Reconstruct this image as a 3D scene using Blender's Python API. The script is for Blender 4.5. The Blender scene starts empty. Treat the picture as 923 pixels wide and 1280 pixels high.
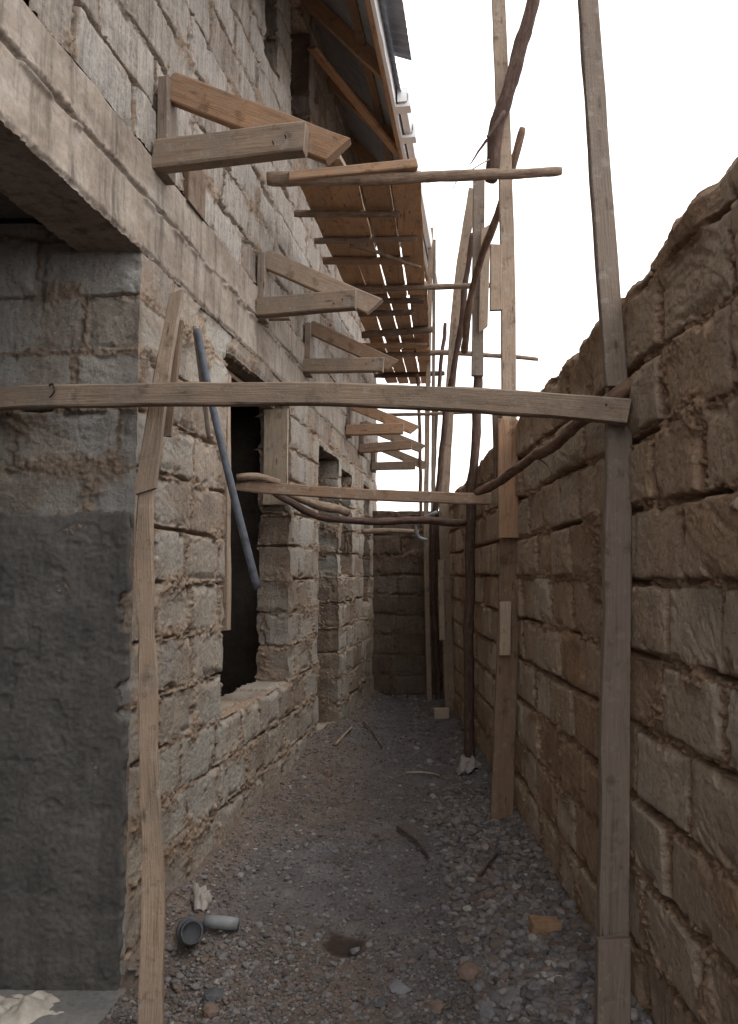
import bpy, bmesh, math, random
import numpy as np
from mathutils import Vector, Matrix

# ------------------------------------------------------------------ camera, world, sun
SC = bpy.context.scene
COL = SC.collection
CAM_H, FPX, CX, CY = 1.4, 960.0, 461.5, 640.0
PITCH = math.atan(75.0 / 960.0)
cd = bpy.data.cameras.new('camera')
cam = bpy.data.objects.new('camera', cd)
COL.objects.link(cam)
cam.location = (0, 0, CAM_H)
cam.rotation_euler = (math.radians(90) + PITCH, 0, 0)
cd.sensor_fit = 'VERTICAL'
cd.sensor_height = 36
cd.lens = 27.0
cd.clip_start = 0.05
cd.clip_end = 2000
SC.camera = cam

W = bpy.data.worlds.new('World')
SC.world = W
W.use_nodes = True
wn, wl = W.node_tree.nodes, W.node_tree.links
wn.clear()
wo = wn.new('ShaderNodeOutputWorld')
bg = wn.new('ShaderNodeBackground')
bg.inputs['Strength'].default_value = 0.15
sky = wn.new('ShaderNodeTexSky')
sky.sky_type = 'NISHITA'
sky.sun_disc = False
SUN_EL, SUN_ROT = math.radians(62), math.radians(112)
sky.sun_elevation = SUN_EL
sky.sun_rotation = SUN_ROT
tc = wn.new('ShaderNodeTexCoord')
mp = wn.new('ShaderNodeMapping')
mp.inputs['Scale'].default_value = (1, 1, 2.5)
nz = wn.new('ShaderNodeTexNoise')
nz.inputs['Scale'].default_value = 2.2
nz.inputs['Detail'].default_value = 7
nz.inputs['Roughness'].default_value = 0.55
rp = wn.new('ShaderNodeValToRGB')
rp.color_ramp.elements[0].position = 0.27
rp.color_ramp.elements[1].position = 0.46
rp.color_ramp.elements[0].color = (0.55, 0.55, 0.55, 1)
mx = wn.new('ShaderNodeMix')
mx.data_type = 'RGBA'
mx.inputs['B'].default_value = (8.3, 8.15, 8.05, 1)        # bright overcast cloud
wl.new(tc.outputs['Generated'], mp.inputs['Vector'])
wl.new(mp.outputs['Vector'], nz.inputs['Vector'])
wl.new(nz.outputs['Fac'], rp.inputs['Fac'])
wl.new(rp.outputs['Color'], mx.inputs['Factor'])
wl.new(sky.outputs['Color'], mx.inputs['A'])
wl.new(mx.outputs['Result'], bg.inputs['Color'])
wl.new(bg.outputs['Background'], wo.inputs['Surface'])

sd = bpy.data.lights.new('sun', 'SUN')
sd.energy = 0.75
sd.angle = math.radians(25)
sd.color = (1.0, 0.95, 0.88)
so = bpy.data.objects.new('sun', sd)
COL.objects.link(so)
sdir = Vector((math.sin(SUN_ROT) * math.cos(SUN_EL), math.cos(SUN_ROT) * math.cos(SUN_EL), math.sin(SUN_EL)))
so.rotation_euler = sdir.to_track_quat('Z', 'Y').to_euler()
so.location = (3, 0, 9)

SC.view_settings.view_transform = 'Standard'
SC.view_settings.look = 'None'
SC.view_settings.exposure = 0.85
SC.view_settings.gamma = 1

# ------------------------------------------------------------------ geometry of the place
random.seed(5)
A0, SLOPE = -1.3466, 0.1557                    # building face: X = A0 + SLOPE * Y
TL = math.hypot(1, SLOPE)
T = Vector((SLOPE / TL, 1 / TL, 0))            # along the building face
N = Vector((1 / TL, -SLOPE / TL, 0))           # outward from the face
ORG = Vector((A0, 0, 0))
RWX = 0.85                                     # boundary wall face
Y_END = 8.96                                   # end wall face


def FC(t, s, z):
    return ORG + T * t + N * s + Vector((0, 0, z))


def ray(px, py):
    x, y = (px - CX) / FPX, (CY - py) / FPX
    c, s = math.cos(PITCH), math.sin(PITCH)
    return Vector((x, c - y * s, y * c + s))


def P(px, py, D):
    d = ray(px, py)
    p = d * (D / d.y)
    return Vector((p.x, p.y, p.z + CAM_H))


def PZ(px, py, z):
    d = ray(px, py)
    k = (z - CAM_H) / d.z
    return Vector((d.x * k, d.y * k, z))


def FW(px, py, off=0.0):
    d = ray(px, py)
    o = Vector((0, 0, CAM_H))
    k = (off - (o - ORG).dot(N)) / d.dot(N)
    p = o + d * k
    q = p - ORG
    return q.dot(T), p.z


# ------------------------------------------------------------------ numpy noise
_rng = np.random.RandomState(7)
TAB = _rng.rand(512, 512)


def vn(x, y, seed=0):
    x = np.asarray(x, float) + seed * 17.31
    y = np.asarray(y, float) + seed * 9.77
    xi, yi = np.floor(x).astype(int), np.floor(y).astype(int)
    fx, fy = x - xi, y - yi
    fx, fy = fx * fx * (3 - 2 * fx), fy * fy * (3 - 2 * fy)
    a, b = TAB[xi & 511, yi & 511], TAB[(xi + 1) & 511, yi & 511]
    c, d = TAB[xi & 511, (yi + 1) & 511], TAB[(xi + 1) & 511, (yi + 1) & 511]
    return ((a * (1 - fx) + b * fx) * (1 - fy) + (c * (1 - fx) + d * fx) * fy) * 2 - 1


def fbm(x, y, o=4, seed=0, g=0.5):
    s, a, t = 0, 1.0, 0
    for i in range(o):
        s = s + a * vn(x * 2 ** i, y * 2 ** i, seed + i * 3)
        t += a
        a *= g
    return s / t


def sstep(a, b, x):
    t = np.clip((x - a) / (b - a), 0, 1)
    return t * t * (3 - 2 * t)


def blocks(u, v, seed, course=0.225, L=(0.30, 0.46), joint=0.022, depth=0.022, rough=1.0, smear=0.25, gap=0.45, chisel=0.0018, off=0.008, rec=0.009):
    """height, per-block random, mortar mask, dirt mask of rough stone blocks laid in mud mortar"""
    u = u + 0.016 * fbm(u * 2.3, v * 2.3, 2, seed + 1) + 0.006 * fbm(u * 14, v * 14, 2, seed + 2)
    v = v + 0.014 * fbm(u * 1.7, v * 1.1, 2, seed + 3) + 0.006 * fbm(u * 12, v * 12, 2, seed + 4)
    r = np.floor(v / course).astype(int)
    rs = np.random.RandomState(seed + 100)
    umin, umax = u.min() - 1, u.max() + 1
    du = np.zeros_like(u)
    uc = np.zeros_like(u)
    bid = np.zeros(u.shape, int)
    ul = np.zeros_like(u)
    for k in range(r.min(), r.max() + 1):
        n = int((umax - umin) / L[0]) + 3
        bd = umin - rs.rand() * L[1] + np.cumsum(rs.uniform(L[0], L[1], n))
        m = r == k
        if not m.any():
            continue
        i = np.clip(np.searchsorted(bd, u[m]), 1, n - 1)
        lo, hi = bd[i - 1], bd[i]
        du[m] = np.minimum(u[m] - lo, hi - u[m])
        uc[m] = (lo + hi) / 2
        ul[m] = (u[m] - (lo + hi) / 2) / (hi - lo)
        bid[m] = (i * 131 + k * 977 + seed * 37) % 4096
    R = np.random.RandomState(seed).rand(4096, 8)
    rb = R[bid]
    vl = v / course - r
    dv = np.minimum(vl, 1 - vl) * course
    cr = 0.016
    d0 = np.where((du < cr) & (dv < cr), cr - np.hypot(np.maximum(cr - du, 0), np.maximum(cr - dv, 0)), np.minimum(du, dv))
    d = d0 + (0.009 * fbm(u * 21, v * 21, 4, seed + 8, 0.6) + 0.006 * fbm(u * 6, v * 6, 2, seed + 9)) * rough
    j = joint * (0.25 + 0.55 * rb[..., 4])
    mask = sstep(j, j + 0.005, d)
    # chisel arcs, each block dressed in its own direction
    ca, cb = uc + (rb[..., 0] - 0.5) * 1.2, (r + 0.5) * course + (rb[..., 1] - 0.5) * 1.4
    rad = np.hypot(u - ca, v - cb) + 0.01 * fbm(u * 9, v * 9, 2, seed + 11)
    ang = np.arctan2(v - cb, u - ca)
    ph = rad * (110 + 60 * rb[..., 2]) + 2.2 * fbm(u * 13, v * 13, 3, seed + 25)
    cut = np.clip(np.sin(ph), -1, 0.35) * sstep(0.35, 0.75, 0.5 + fbm(ang * 9 + bid, rad * 22, 2, seed + 26))
    ch = cut * chisel * (rb[..., 3] > 0.35) * sstep(0.3, 0.7, 0.5 + fbm(u * 5, v * 5, 2, seed + 12))
    hb = (rb[..., 5] - 0.5) * 2 * off + ul * (rb[..., 6] - 0.5) * 0.018 + (vl - 0.5) * (rb[..., 7] - 0.5) * 0.014
    pit = np.abs(fbm(u * 17, v * 17, 4, seed + 18, 0.6))
    hb = hb + ch + rough * (0.0045 * fbm(u * 8, v * 8, 3, seed + 13) - 0.006 * sstep(0.10, 0.0, pit) * 0.6 + 0.0022 * fbm(u * 55, v * 55, 3, seed + 14, 0.7))
    hb = hb - 0.005 * sstep(0.035, 0.0, d) - 0.016 * sstep(0.62, 0.75, 0.5 + 0.9 * fbm(u * 8, v * 8, 3, seed + 19)) * sstep(0.06, 0.01, d0)
    lump = fbm(u * 20, v * 20, 3, seed + 15)
    g = sstep(gap - 0.12, gap + 0.12, 0.5 + 0.9 * fbm(u * 3.1, v * 6.1, 3, seed + 16))     # where the joint gapes
    g = g * np.where(dv < du, 1.0, 0.55)
    g = g * sstep(0.010, 0.003, d0 + 0.004 * fbm(u * 30, v * 30, 2, seed + 21))
    bil = np.abs(fbm(u * 38, v * 38, 4, seed + 23, 0.65))
    hm = -rec + 0.004 * lump + 0.034 * bil - g * depth * 2.2
    sm = sstep(1 - smear - 0.06, 1 - smear + 0.10, 0.5 + 0.85 * fbm(u * 3.7, v * 4.5, 4, seed + 20)) * sstep(0.09, 0.015, np.minimum(du, dv))
    hs = 0.001 + 0.006 * lump + 0.030 * bil
    h = hb * mask + hm * (1 - mask)
    h = h * (1 - sm) + np.maximum(h, hs) * sm
    mort = np.clip((1 - mask) + sm, 0, 1)
    return h, rb[..., 0], mort, g * (1 - mask) * (1 - sm)


# ------------------------------------------------------------------ mesh helpers
class GB:
    """collects displaced grids and builds them as ONE mesh"""
    def __init__(self):
        self.v, self.f, self.c, self.n = [], [], [], 0

    def grid(self, pos, col=None, mask=None):
        nr, nc = pos.shape[:2]
        idx = np.arange(nr * nc).reshape(nr, nc) + self.n
        q = np.stack([idx[:-1, :-1], idx[:-1, 1:], idx[1:, 1:], idx[1:, :-1]], -1)
        q = q[mask] if mask is not None else q.reshape(-1, 4)
        self.v.append(pos.reshape(-1, 3))
        self.f.append(q)
        if col is None:
            col = np.zeros((nr, nc, 4)); col[..., 3] = 1
        col = np.broadcast_to(col, (nr, nc, 4))
        self.c.append(col.reshape(-1, 4))
        self.n += nr * nc

    def box(self, fn, a, b, rnd=0.5, mort=0.0):
        """box between two corners through a coordinate map fn"""
        cs = [fn(x, y, z) for x in (a[0], b[0]) for y in (a[1], b[1]) for z in (a[2], b[2])]
        v = np.array([[*c] for c in cs], float)
        self.v.append(v)
        q = np.array([[0, 1, 3, 2], [4, 6, 7, 5], [0, 4, 5, 1], [2, 3, 7, 6], [0, 2, 6, 4], [1, 5, 7, 3]]) + self.n
        self.f.append(q)
        c = np.zeros((8, 4)); c[:, 0] = rnd; c[:, 1] = mort; c[:, 3] = 1
        self.c.append(c)
        self.n += 8

    def build(self, name, mat, parent=None, smooth=True):
        v, f, c = np.concatenate(self.v), np.concatenate(self.f), np.concatenate(self.c)
        me = bpy.data.meshes.new(name)
        me.vertices.add(len(v)); me.vertices.foreach_set('co', v.astype(np.float32).ravel())
        me.loops.add(len(f) * 4); me.loops.foreach_set('vertex_index', f.astype(np.int32).ravel())
        me.polygons.add(len(f))
        me.polygons.foreach_set('loop_start', np.arange(0, len(f) * 4, 4, dtype=np.int32))
        me.polygons.foreach_set('use_smooth', np.full(len(f), smooth))
        at = me.attributes.new('col', 'FLOAT_COLOR', 'POINT')
        at.data.foreach_set('color', c.astype(np.float32).ravel())
        me.update(calc_edges=True); me.validate()
        o = bpy.data.objects.new(name, me)
        COL.objects.link(o)
        me.materials.append(mat)
        o.parent = parent
        return o


def colr(rnd, mort, recess=0.0):
    c = np.ones(np.broadcast(rnd, mort, recess).shape + (4,))
    c[..., 0] = rnd; c[..., 1] = mort; c[..., 2] = recess
    return c


def tag(o, label=None, cat=None, group=None, kind=None):
    if label: o['label'] = label
    if cat: o['category'] = cat
    if group: o['group'] = group
    if kind: o['kind'] = kind
    return o


def empty(name, loc, label=None, cat=None, group=None):
    o = bpy.data.objects.new(name, None)
    COL.objects.link(o)
    o.location = loc
    o.empty_display_size = 0.1
    return tag(o, label, cat, group)


def from_pydata(name, verts, faces, mat, parent=None, loc=(0, 0, 0), smooth=False, uvs=None):
    me = bpy.data.meshes.new(name)
    me.from_pydata([tuple(v) for v in verts], [], faces)
    if uvs is not None:
        ul = me.uv_layers.new(name='UVMap')
        for p in me.polygons:
            for li, uvv in zip(p.loop_indices, uvs[p.index]):
                ul.data[li].uv = uvv
    for p in me.polygons:
        p.use_smooth = smooth
    me.materials.append(mat)
    me.update()
    o = bpy.data.objects.new(name, me)
    COL.objects.link(o)
    o.location = loc
    if parent: o.parent = parent
    return o


def spline(pts, step):
    pts = [Vector(p) for p in pts]
    if len(pts) == 2:
        n = max(2, int((pts[1] - pts[0]).length / step))
        return [pts[0].lerp(pts[1], i / n) for i in range(n + 1)]
    out = []
    e = [pts[0] * 2 - pts[1]] + pts + [pts[-1] * 2 - pts[-2]]
    for i in range(1, len(e) - 2):
        a, b, c, d = e[i - 1:i + 3]
        n = max(2, int((c - b).length / step))
        for k in range(n):
            t = k / n
            out.append(0.5 * ((2 * b) + (c - a) * t + (2 * a - 5 * b + 4 * c - d) * t * t + (3 * b - a - 3 * c + d) * t ** 3))
    out.append(pts[-1])
    return out


def board(name, pts, w, t, wide, mat, parent=None, rough=0.0025, cut=0.0, bow=0.0, w2=None):
    """sawn board along pts; `wide` is the axis its width runs along"""
    base = Vector(pts[0])
    wide = Vector(wide).normalized()
    ps = spline(pts, 0.05)
    if bow:
        L0 = (ps[-1] - ps[0]).length
        for i, p in enumerate(ps):
            k = i / (len(ps) - 1)
            ps[i] = p + wide * bow * math.sin(math.pi * k)
    verts, faces, uvs = [], [], []
    sd_ = random.random() * 40
    ch = min(w, t) * 0.10
    prof = [(-w / 2 + ch, -t / 2), (w / 2 - ch, -t / 2), (w / 2, -t / 2 + ch), (w / 2, t / 2 - ch), (w / 2 - ch, t / 2), (-w / 2 + ch, t / 2), (-w / 2, t / 2 - ch), (-w / 2, -t / 2 + ch)]
    per = [0]
    for i in range(8):
        a, b = prof[i], prof[(i + 1) % 8]
        per.append(per[-1] + math.hypot(a[0] - b[0], a[1] - b[1]))
    L = 0
    us = []
    for i, p in enumerate(ps):
        d = (ps[min(i + 1, len(ps) - 1)] - ps[max(i - 1, 0)]).normalized()
        if i: L += (p - ps[i - 1]).length
        us.append(L)
        y = d.cross(wide).normalized()
        x = y.cross(d).normalized()
        k = i / (len(ps) - 1)
        ws = 1 + ((w2 / w - 1) * k if w2 else 0)
        for j, (a, b) in enumerate(prof):
            r = rough * float(vn(L * 7 + sd_, j // 2 * 3.3 + sd_))
            a2, b2 = a * ws + r * (1 if a > 0 else -1), b + 0.6 * r
            sk = cut * (a / w) if i in (0, len(ps) - 1) else 0
            verts.append(p - base + x * a2 + y * b2 + d * (sk + (random.uniform(-.004, .004) if i in (0, len(ps) - 1) else 0)))
    for i in range(len(ps) - 1):
        for j in range(8):
            a, b = i * 8 + j, i * 8 + (j + 1) % 8
            faces.append((a, b, b + 8, a + 8))
            uvs.append(((us[i] + sd_, per[j] + sd_), (us[i] + sd_, per[j + 1] + sd_), (us[i + 1] + sd_, per[j + 1] + sd_), (us[i + 1] + sd_, per[j] + sd_)))
    e = (len(ps) - 1) * 8
    faces.append(tuple(range(7, -1, -1))); uvs.append([(sd_ + p_[0] * .4, sd_ + p_[1] * .4) for p_ in prof[::-1]])
    faces.append(tuple(range(e, e + 8))); uvs.append([(sd_ + p_[0] * .4, sd_ + p_[1] * .4) for p_ in prof])
    loc = base if parent is None else base - parent.location
    return from_pydata(name, verts, faces, mat, parent, loc, False, uvs)


def pole(name, pts, r0, r1, mat, parent=None, knots=0.12, wob=0.006, seg=11, step=0.035):
    base = Vector(pts[0])
    ps = spline(pts, step)
    sd_ = random.random() * 40
    verts, faces, uvs = [], [], []
    L, us = 0, []
    n = len(ps)
    up = Vector((0.31, 0.17, 0.93)).normalized()
    for i, p in enumerate(ps):
        d = (ps[min(i + 1, n - 1)] - ps[max(i - 1, 0)]).normalized()
        if i: L += (p - ps[i - 1]).length
        us.append(L)
        x = d.cross(up)
        x = x.normalized() if x.length > 0.2 else d.cross(Vector((1, 0, 0))).normalized()
        y = d.cross(x).normalized()
        k = i / (n - 1)
        r = r0 + (r1 - r0) * k
        off = (x * float(fbm(L * 3 + sd_, 3.3, 2)) + y * float(fbm(L * 3 + sd_, 8.1, 2))) * wob
        for j in range(seg):
            a = 2 * math.pi * j / seg
            rr = r * (1 + knots * float(fbm(L * 11 + sd_, math.cos(a) * 1.3 + math.sin(a) * 2.1 + sd_, 3)) * 1.6)
            if i in (0, n - 1): rr *= 0.86
            verts.append(p - base + off + (x * math.cos(a) + y * math.sin(a)) * rr)
    pr = 2 * math.pi * r0 / seg
    for i in range(n - 1):
        for j in range(seg):
            a, b = i * seg + j, i * seg + (j + 1) % seg
            faces.append((a, b, b + seg, a + seg))
            uvs.append(((us[i] + sd_, pr * j), (us[i] + sd_, pr * (j + 1)), (us[i + 1] + sd_, pr * (j + 1)), (us[i + 1] + sd_, pr * j)))
    e = (n - 1) * seg
    faces.append(tuple(range(seg - 1, -1, -1))); uvs.append([(sd_, sd_)] * seg)
    faces.append(tuple(range(e, e + seg))); uvs.append([(sd_, sd_)] * seg)
    loc = base if parent is None else base - parent.location
    return from_pydata(name, verts, faces, mat, parent, loc, True, uvs)


# ------------------------------------------------------------------ materials
def nodes(name, rough=0.9):
    m = bpy.data.materials.new(name)
    m.use_nodes = True
    nt = m.node_tree
    b = nt.nodes['Principled BSDF']
    b.inputs['Roughness'].default_value = rough
    b.inputs['Specular IOR Level'].default_value = 0.2
    return m, nt, b


def noise(nt, vec, scale, detail=5, rough=0.55, dist=0.0):
    n = nt.nodes.new('ShaderNodeTexNoise')
    n.inputs['Scale'].default_value = scale
    n.inputs['Detail'].default_value = detail
    n.inputs['Roughness'].default_value = rough
    n.inputs['Distortion'].default_value = dist
    nt.links.new(vec, n.inputs['Vector'])
    return n.outputs['Fac']


def mapped(nt, src, scale):
    m = nt.nodes.new('ShaderNodeMapping')
    m.inputs['Scale'].default_value = scale
    nt.links.new(src, m.inputs['Vector'])
    return m.outputs['Vector']


def ramp(nt, fac, stops):
    r = nt.nodes.new('ShaderNodeValToRGB')
    el = r.color_ramp.elements
    while len(el) < len(stops): el.new(0.5)
    for e, (p, c) in zip(el, stops):
        e.position = p
        e.color = (*c, 1) if len(c) == 3 else c
    nt.links.new(fac, r.inputs['Fac'])
    return r.outputs['Color']


def mixc(nt, fac, a, b, mode='MIX'):
    m = nt.nodes.new('ShaderNodeMix')
    m.data_type = 'RGBA'
    m.blend_type = mode
    for s, v in (('Factor', fac), ('A', a), ('B', b)):
        if isinstance(v, (int, float)): m.inputs[s].default_value = v
        elif isinstance(v, tuple): m.inputs[s].default_value = (*v, 1)
        else: nt.links.new(v, m.inputs[s])
    return m.outputs['Result']


def bump(nt, b, h, strength, dist):
    n = nt.nodes.new('ShaderNodeBump')
    n.inputs['Strength'].default_value = strength
    n.inputs['Distance'].default_value = dist
    nt.links.new(h, n.inputs['Height'])
    nt.links.new(n.outputs['Normal'], b.inputs['Normal'])


def objc(nt):
    return nt.nodes.new('ShaderNodeTexCoord').outputs['Object']


G = lambda v: (v, v, v)


def wall_mat(name, ramp_blocks, mortar, mortar2, stain, streak=0.5, grey=(.5, .5, .5), greyamt=0.3, fine=None):
    m, nt, b = nodes(name, 0.95)
    at = nt.nodes.new('ShaderNodeAttribute'); at.attribute_name = 'col'
    sp = nt.nodes.new('ShaderNodeSeparateColor')
    nt.links.new(at.outputs['Color'], sp.inputs['Color'])
    oc = objc(nt)
    blk = ramp(nt, sp.outputs['Red'], ramp_blocks)
    n1 = noise(nt, oc, 6, 8, 0.65)
    blk = mixc(nt, 0.75, blk, ramp(nt, n1, [(0.25, G(.42)), (0.5, G(.95)), (0.75, G(1.25))]), 'MULTIPLY')
    n1b = noise(nt, oc, 38, 6, 0.7)
    blk = mixc(nt, 0.55, blk, ramp(nt, n1b, [(0.3, G(.5)), (0.5, G(1)), (0.7, G(1.3))]), 'MULTIPLY')
    n2 = noise(nt, oc, 1.7, 5, 0.6)
    gm = ramp(nt, n2, [(0.46, G(0)), (0.6, G(greyamt))])
    blk = mixc(nt, gm, blk, grey)
    n3 = noise(nt, oc, 34, 8, 0.75)
    mo = mixc(nt, ramp(nt, n3, [(0.35, G(0)), (0.65, G(1))]), mortar, mortar2)
    c = mixc(nt, sp.outputs['Green'], blk, mo)
    # washed cement / mud running down the face
    st = noise(nt, mapped(nt, oc, (9, 9, 0.7)), 1.6, 6, 0.65, 0.3)
    c = mixc(nt, ramp(nt, st, [(0.48, G(0)), (0.66, G(streak))]), c, stain)
    st3 = noise(nt, mapped(nt, oc, (34, 34, 2.2)), 2.0, 5, 0.7, 0.2)
    c = mixc(nt, streak * 1.1 if fine is None else fine, c, ramp(nt, st3, [(0.34, G(.55)), (0.5, G(1)), (0.66, G(1.35))]), 'MULTIPLY')
    st2 = noise(nt, mapped(nt, oc, (14, 14, 1.0)), 2.4, 6, 0.7, 0.2)
    c = mixc(nt, ramp(nt, st2, [(0.55, G(0)), (0.72, G(streak * .8))]), c, tuple(v * .28 for v in stain))
    nt.links.new(c, b.inputs['Base Color'])
    # specks of dry cement and small dark pits
    sk = noise(nt, oc, 75, 4, 0.6)
    c2 = mixc(nt, ramp(nt, sk, [(0.62, G(0)), (0.68, G(.55))]), c, tuple(min(1, v * 1.25) for v in stain))
    c2 = mixc(nt, ramp(nt, sk, [(0.31, G(.7)), (0.37, G(0))]), c2, tuple(v * .2 for v in stain))
    nt.links.new(c2, b.inputs['Base Color'])
    hh = mixc(nt, 0.45, noise(nt, oc, 85, 8, 0.8), noise(nt, oc, 20, 8, 0.7))
    bump(nt, b, hh, 1.0, 0.02)
    return m


M = {}
M['facade'] = wall_mat('facade_stone', [(0.0, (.26, .205, .165)), (0.5, (.37, .32, .275)), (1.0, (.46, .42, .38))],
                       (.35, .26, .19), (.24, .17, .12), (.52, .46, .40), 0.62, (.40, .385, .365), 0.5)
M['boundary'] = wall_mat('boundary_stone', [(0.0, (.36, .225, .14)), (0.35, (.45, .315, .215)), (0.7, (.48, .375, .28)), (1.0, (.54, .45, .36))],
                         (.40, .27, .18), (.25, .155, .10), (.50, .40, .31), 0.22, (.45, .395, .34), 0.4, 0.12)
M['facade_low'] = wall_mat('lower_facade_stone', [(0.0, (.25, .18, .135)), (0.4, (.36, .29, .23)), (1.0, (.43, .38, .32))],
                           (.38, .285, .21), (.28, .20, .145), (.52, .46, .39), 0.28, (.41, .40, .37), 0.6, 0.12)
M['end'] = wall_mat('shade_darkened_stone', [(0.0, (.105, .072, .055)), (0.5, (.135, .10, .075)), (1.0, (.16, .125, .10))],  # end wall stone, its colour darkened to carry the shade of the passage end
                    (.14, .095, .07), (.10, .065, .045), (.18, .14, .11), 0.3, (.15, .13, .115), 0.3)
M['side'] = wall_mat('side_wall_stone', [(0.0, (.27, .23, .19)), (0.5, (.33, .29, .25)), (1.0, (.37, .36, .34))],
                     (.30, .23, .175), (.22, .165, .125), (.40, .36, .31), 0.35, (.38, .39, .39), 0.7, 0.2)


def concrete_mat(name, c1, c2, c3, sc=3.0, streak=0.4, bs=0.6):
    m, nt, b = nodes(name, 0.93)
    oc = objc(nt)
    c = ramp(nt, noise(nt, oc, sc, 9, 0.65, 0.3), [(0.3, c1), (0.5, c2), (0.7, c3)])
    c = mixc(nt, 0.6, c, ramp(nt, noise(nt, oc, 45, 7, 0.75), [(0.3, G(.55)), (0.5, G(1)), (0.68, G(1.25))]), 'MULTIPLY')
    st = noise(nt, mapped(nt, oc, (10, 10, 0.8)), 1.7, 6, 0.65)
    c = mixc(nt, ramp(nt, st, [(0.5, G(0)), (0.7, G(streak))]), c, tuple(v * .4 for v in c1))
    nt.links.new(c, b.inputs['Base Color'])
    bump(nt, b, mixc(nt, 0.4, noise(nt, oc, 60, 9, 0.75), noise(nt, oc, 9, 6, 0.6)), bs, 0.012)
    return m


M['beam_conc'] = concrete_mat('formed_concrete', (.19, .15, .12), (.31, .26, .215), (.42, .37, .325), 3.2, 0.75)
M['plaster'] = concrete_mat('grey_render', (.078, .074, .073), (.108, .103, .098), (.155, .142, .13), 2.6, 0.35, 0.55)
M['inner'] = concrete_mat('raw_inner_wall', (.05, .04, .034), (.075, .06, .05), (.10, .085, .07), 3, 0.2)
M['slab'] = concrete_mat('floor_concrete', (.12, .118, .116), (.16, .157, .155), (.2, .195, .19), 4, 0.2)


def wood_mat(name, base, dark, pale, grey=0.0, splash=0.25):
    m, nt, b = nodes(name, 0.82)
    uv = nt.nodes.new('ShaderNodeUVMap').outputs['UV']
    oi = nt.nodes.new('ShaderNodeObjectInfo')
    oc = objc(nt)
    g1 = noise(nt, mapped(nt, uv, (2.2, 42, 1)), 1.0, 6, 0.6, 0.9)
    g2 = noise(nt, mapped(nt, uv, (7, 190, 1)), 1.0, 4, 0.6, 0.2)
    c = ramp(nt, g1, [(0.28, dark), (0.46, base), (0.62, base), (0.78, pale)])
    c = mixc(nt, 0.55, c, ramp(nt, g2, [(0.3, G(.55)), (0.5, G(1)), (0.7, G(1.2))]), 'MULTIPLY')
    vo = nt.nodes.new('ShaderNodeTexVoronoi')
    vo.inputs['Scale'].default_value = 1.0
    nt.links.new(mapped(nt, uv, (4.5, 19, 1)), vo.inputs['Vector'])
    c = mixc(nt, ramp(nt, vo.outputs['Distance'], [(0.06, G(.8)), (0.16, G(0))]), c, tuple(v * .35 for v in dark))
    pt = noise(nt, oc, 5, 6, 0.65)
    c = mixc(nt, ramp(nt, pt, [(0.42, G(0)), (0.66, G(0.4 + grey))]), c, (.20, .168, .14))
    dk = noise(nt, oc, 11, 7, 0.7)
    c = mixc(nt, ramp(nt, dk, [(0.30, G(.75)), (0.45, G(0))]), c, tuple(v * .45 for v in dark))
    sp = noise(nt, oc, 21, 6, 0.7)
    c = mixc(nt, ramp(nt, sp, [(0.56, G(0)), (0.63, G(splash * 1.8))]), c, (.36, .33, .29))
    vr = ramp(nt, oi.outputs['Random'], [(0, G(.78)), (1, G(1.14))])
    c = mixc(nt, 1.0, c, vr, 'MULTIPLY')
    nt.links.new(c, b.inputs['Base Color'])
    bump(nt, b, mixc(nt, 0.5, g2, noise(nt, oc, 50, 6, 0.7)), 0.8, 0.006)
    return m


M['wood'] = wood_mat('weathered_timber', (.33, .245, .18), (.18, .125, .088), (.43, .345, .265), 0.2)
M['wood_orange'] = wood_mat('raw_orange_timber', (.365, .222, .135), (.20, .11, .065), (.47, .32, .21), 0.0, 0.12)
M['wood_grey'] = wood_mat('greyed_timber', (.235, .185, .15), (.13, .095, .075), (.31, .26, .22), 0.4)
M['wood_pale'] = wood_mat('pale_timber', (.42, .33, .245), (.26, .19, .135), (.52, .44, .35), 0.1)
M['wood_dark'] = wood_mat('dark_timber', (.16, .105, .075), (.09, .058, .04), (.22, .155, .11), 0.1, 0.1)


def bark_mat(name, c1, c2, c3):
    m, nt, b = nodes(name, 0.9)
    uv = nt.nodes.new('ShaderNodeUVMap').outputs['UV']
    oc = objc(nt)
    g = noise(nt, mapped(nt, uv, (9, 60, 1)), 1.0, 6, 0.7, 0.8)
    c = ramp(nt, g, [(0.3, c1), (0.52, c2), (0.72, c3)])
    c = mixc(nt, 0.6, c, ramp(nt, noise(nt, oc, 18, 6, 0.7), [(0.3, G(.5)), (0.6, G(1.15))]), 'MULTIPLY')
    nt.links.new(c, b.inputs['Base Color'])
    bump(nt, b, mixc(nt, 0.5, g, noise(nt, oc, 70, 6, 0.7)), 0.8, 0.006)
    return m


M['wood_bounce'] = wood_mat('bounce_lit_orange_timber', (.50, .30, .165), (.30, .155, .085), (.60, .41, .26), 0.0, 0.12)  # orange timber with bounced light painted in, for the platform planks
M['wood_brown'] = wood_mat('brown_timber', (.27, .175, .115), (.15, .09, .06), (.35, .25, .18), 0.1, 0.2)
M['wood_slate'] = wood_mat('slate_grey_timber', (.19, .15, .125), (.11, .083, .068), (.26, .21, .18), 0.2, 0.1)
M['bark'] = bark_mat('peeled_pole', (.12, .08, .058), (.24, .175, .13), (.36, .28, .21))
M['bark_dark'] = bark_mat('dark_bark', (.045, .028, .022), (.095, .06, .048), (.16, .11, .088))
M['bark_red'] = bark_mat('brown_branch', (.10, .06, .042), (.19, .122, .088), (.27, .19, .14))


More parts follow.
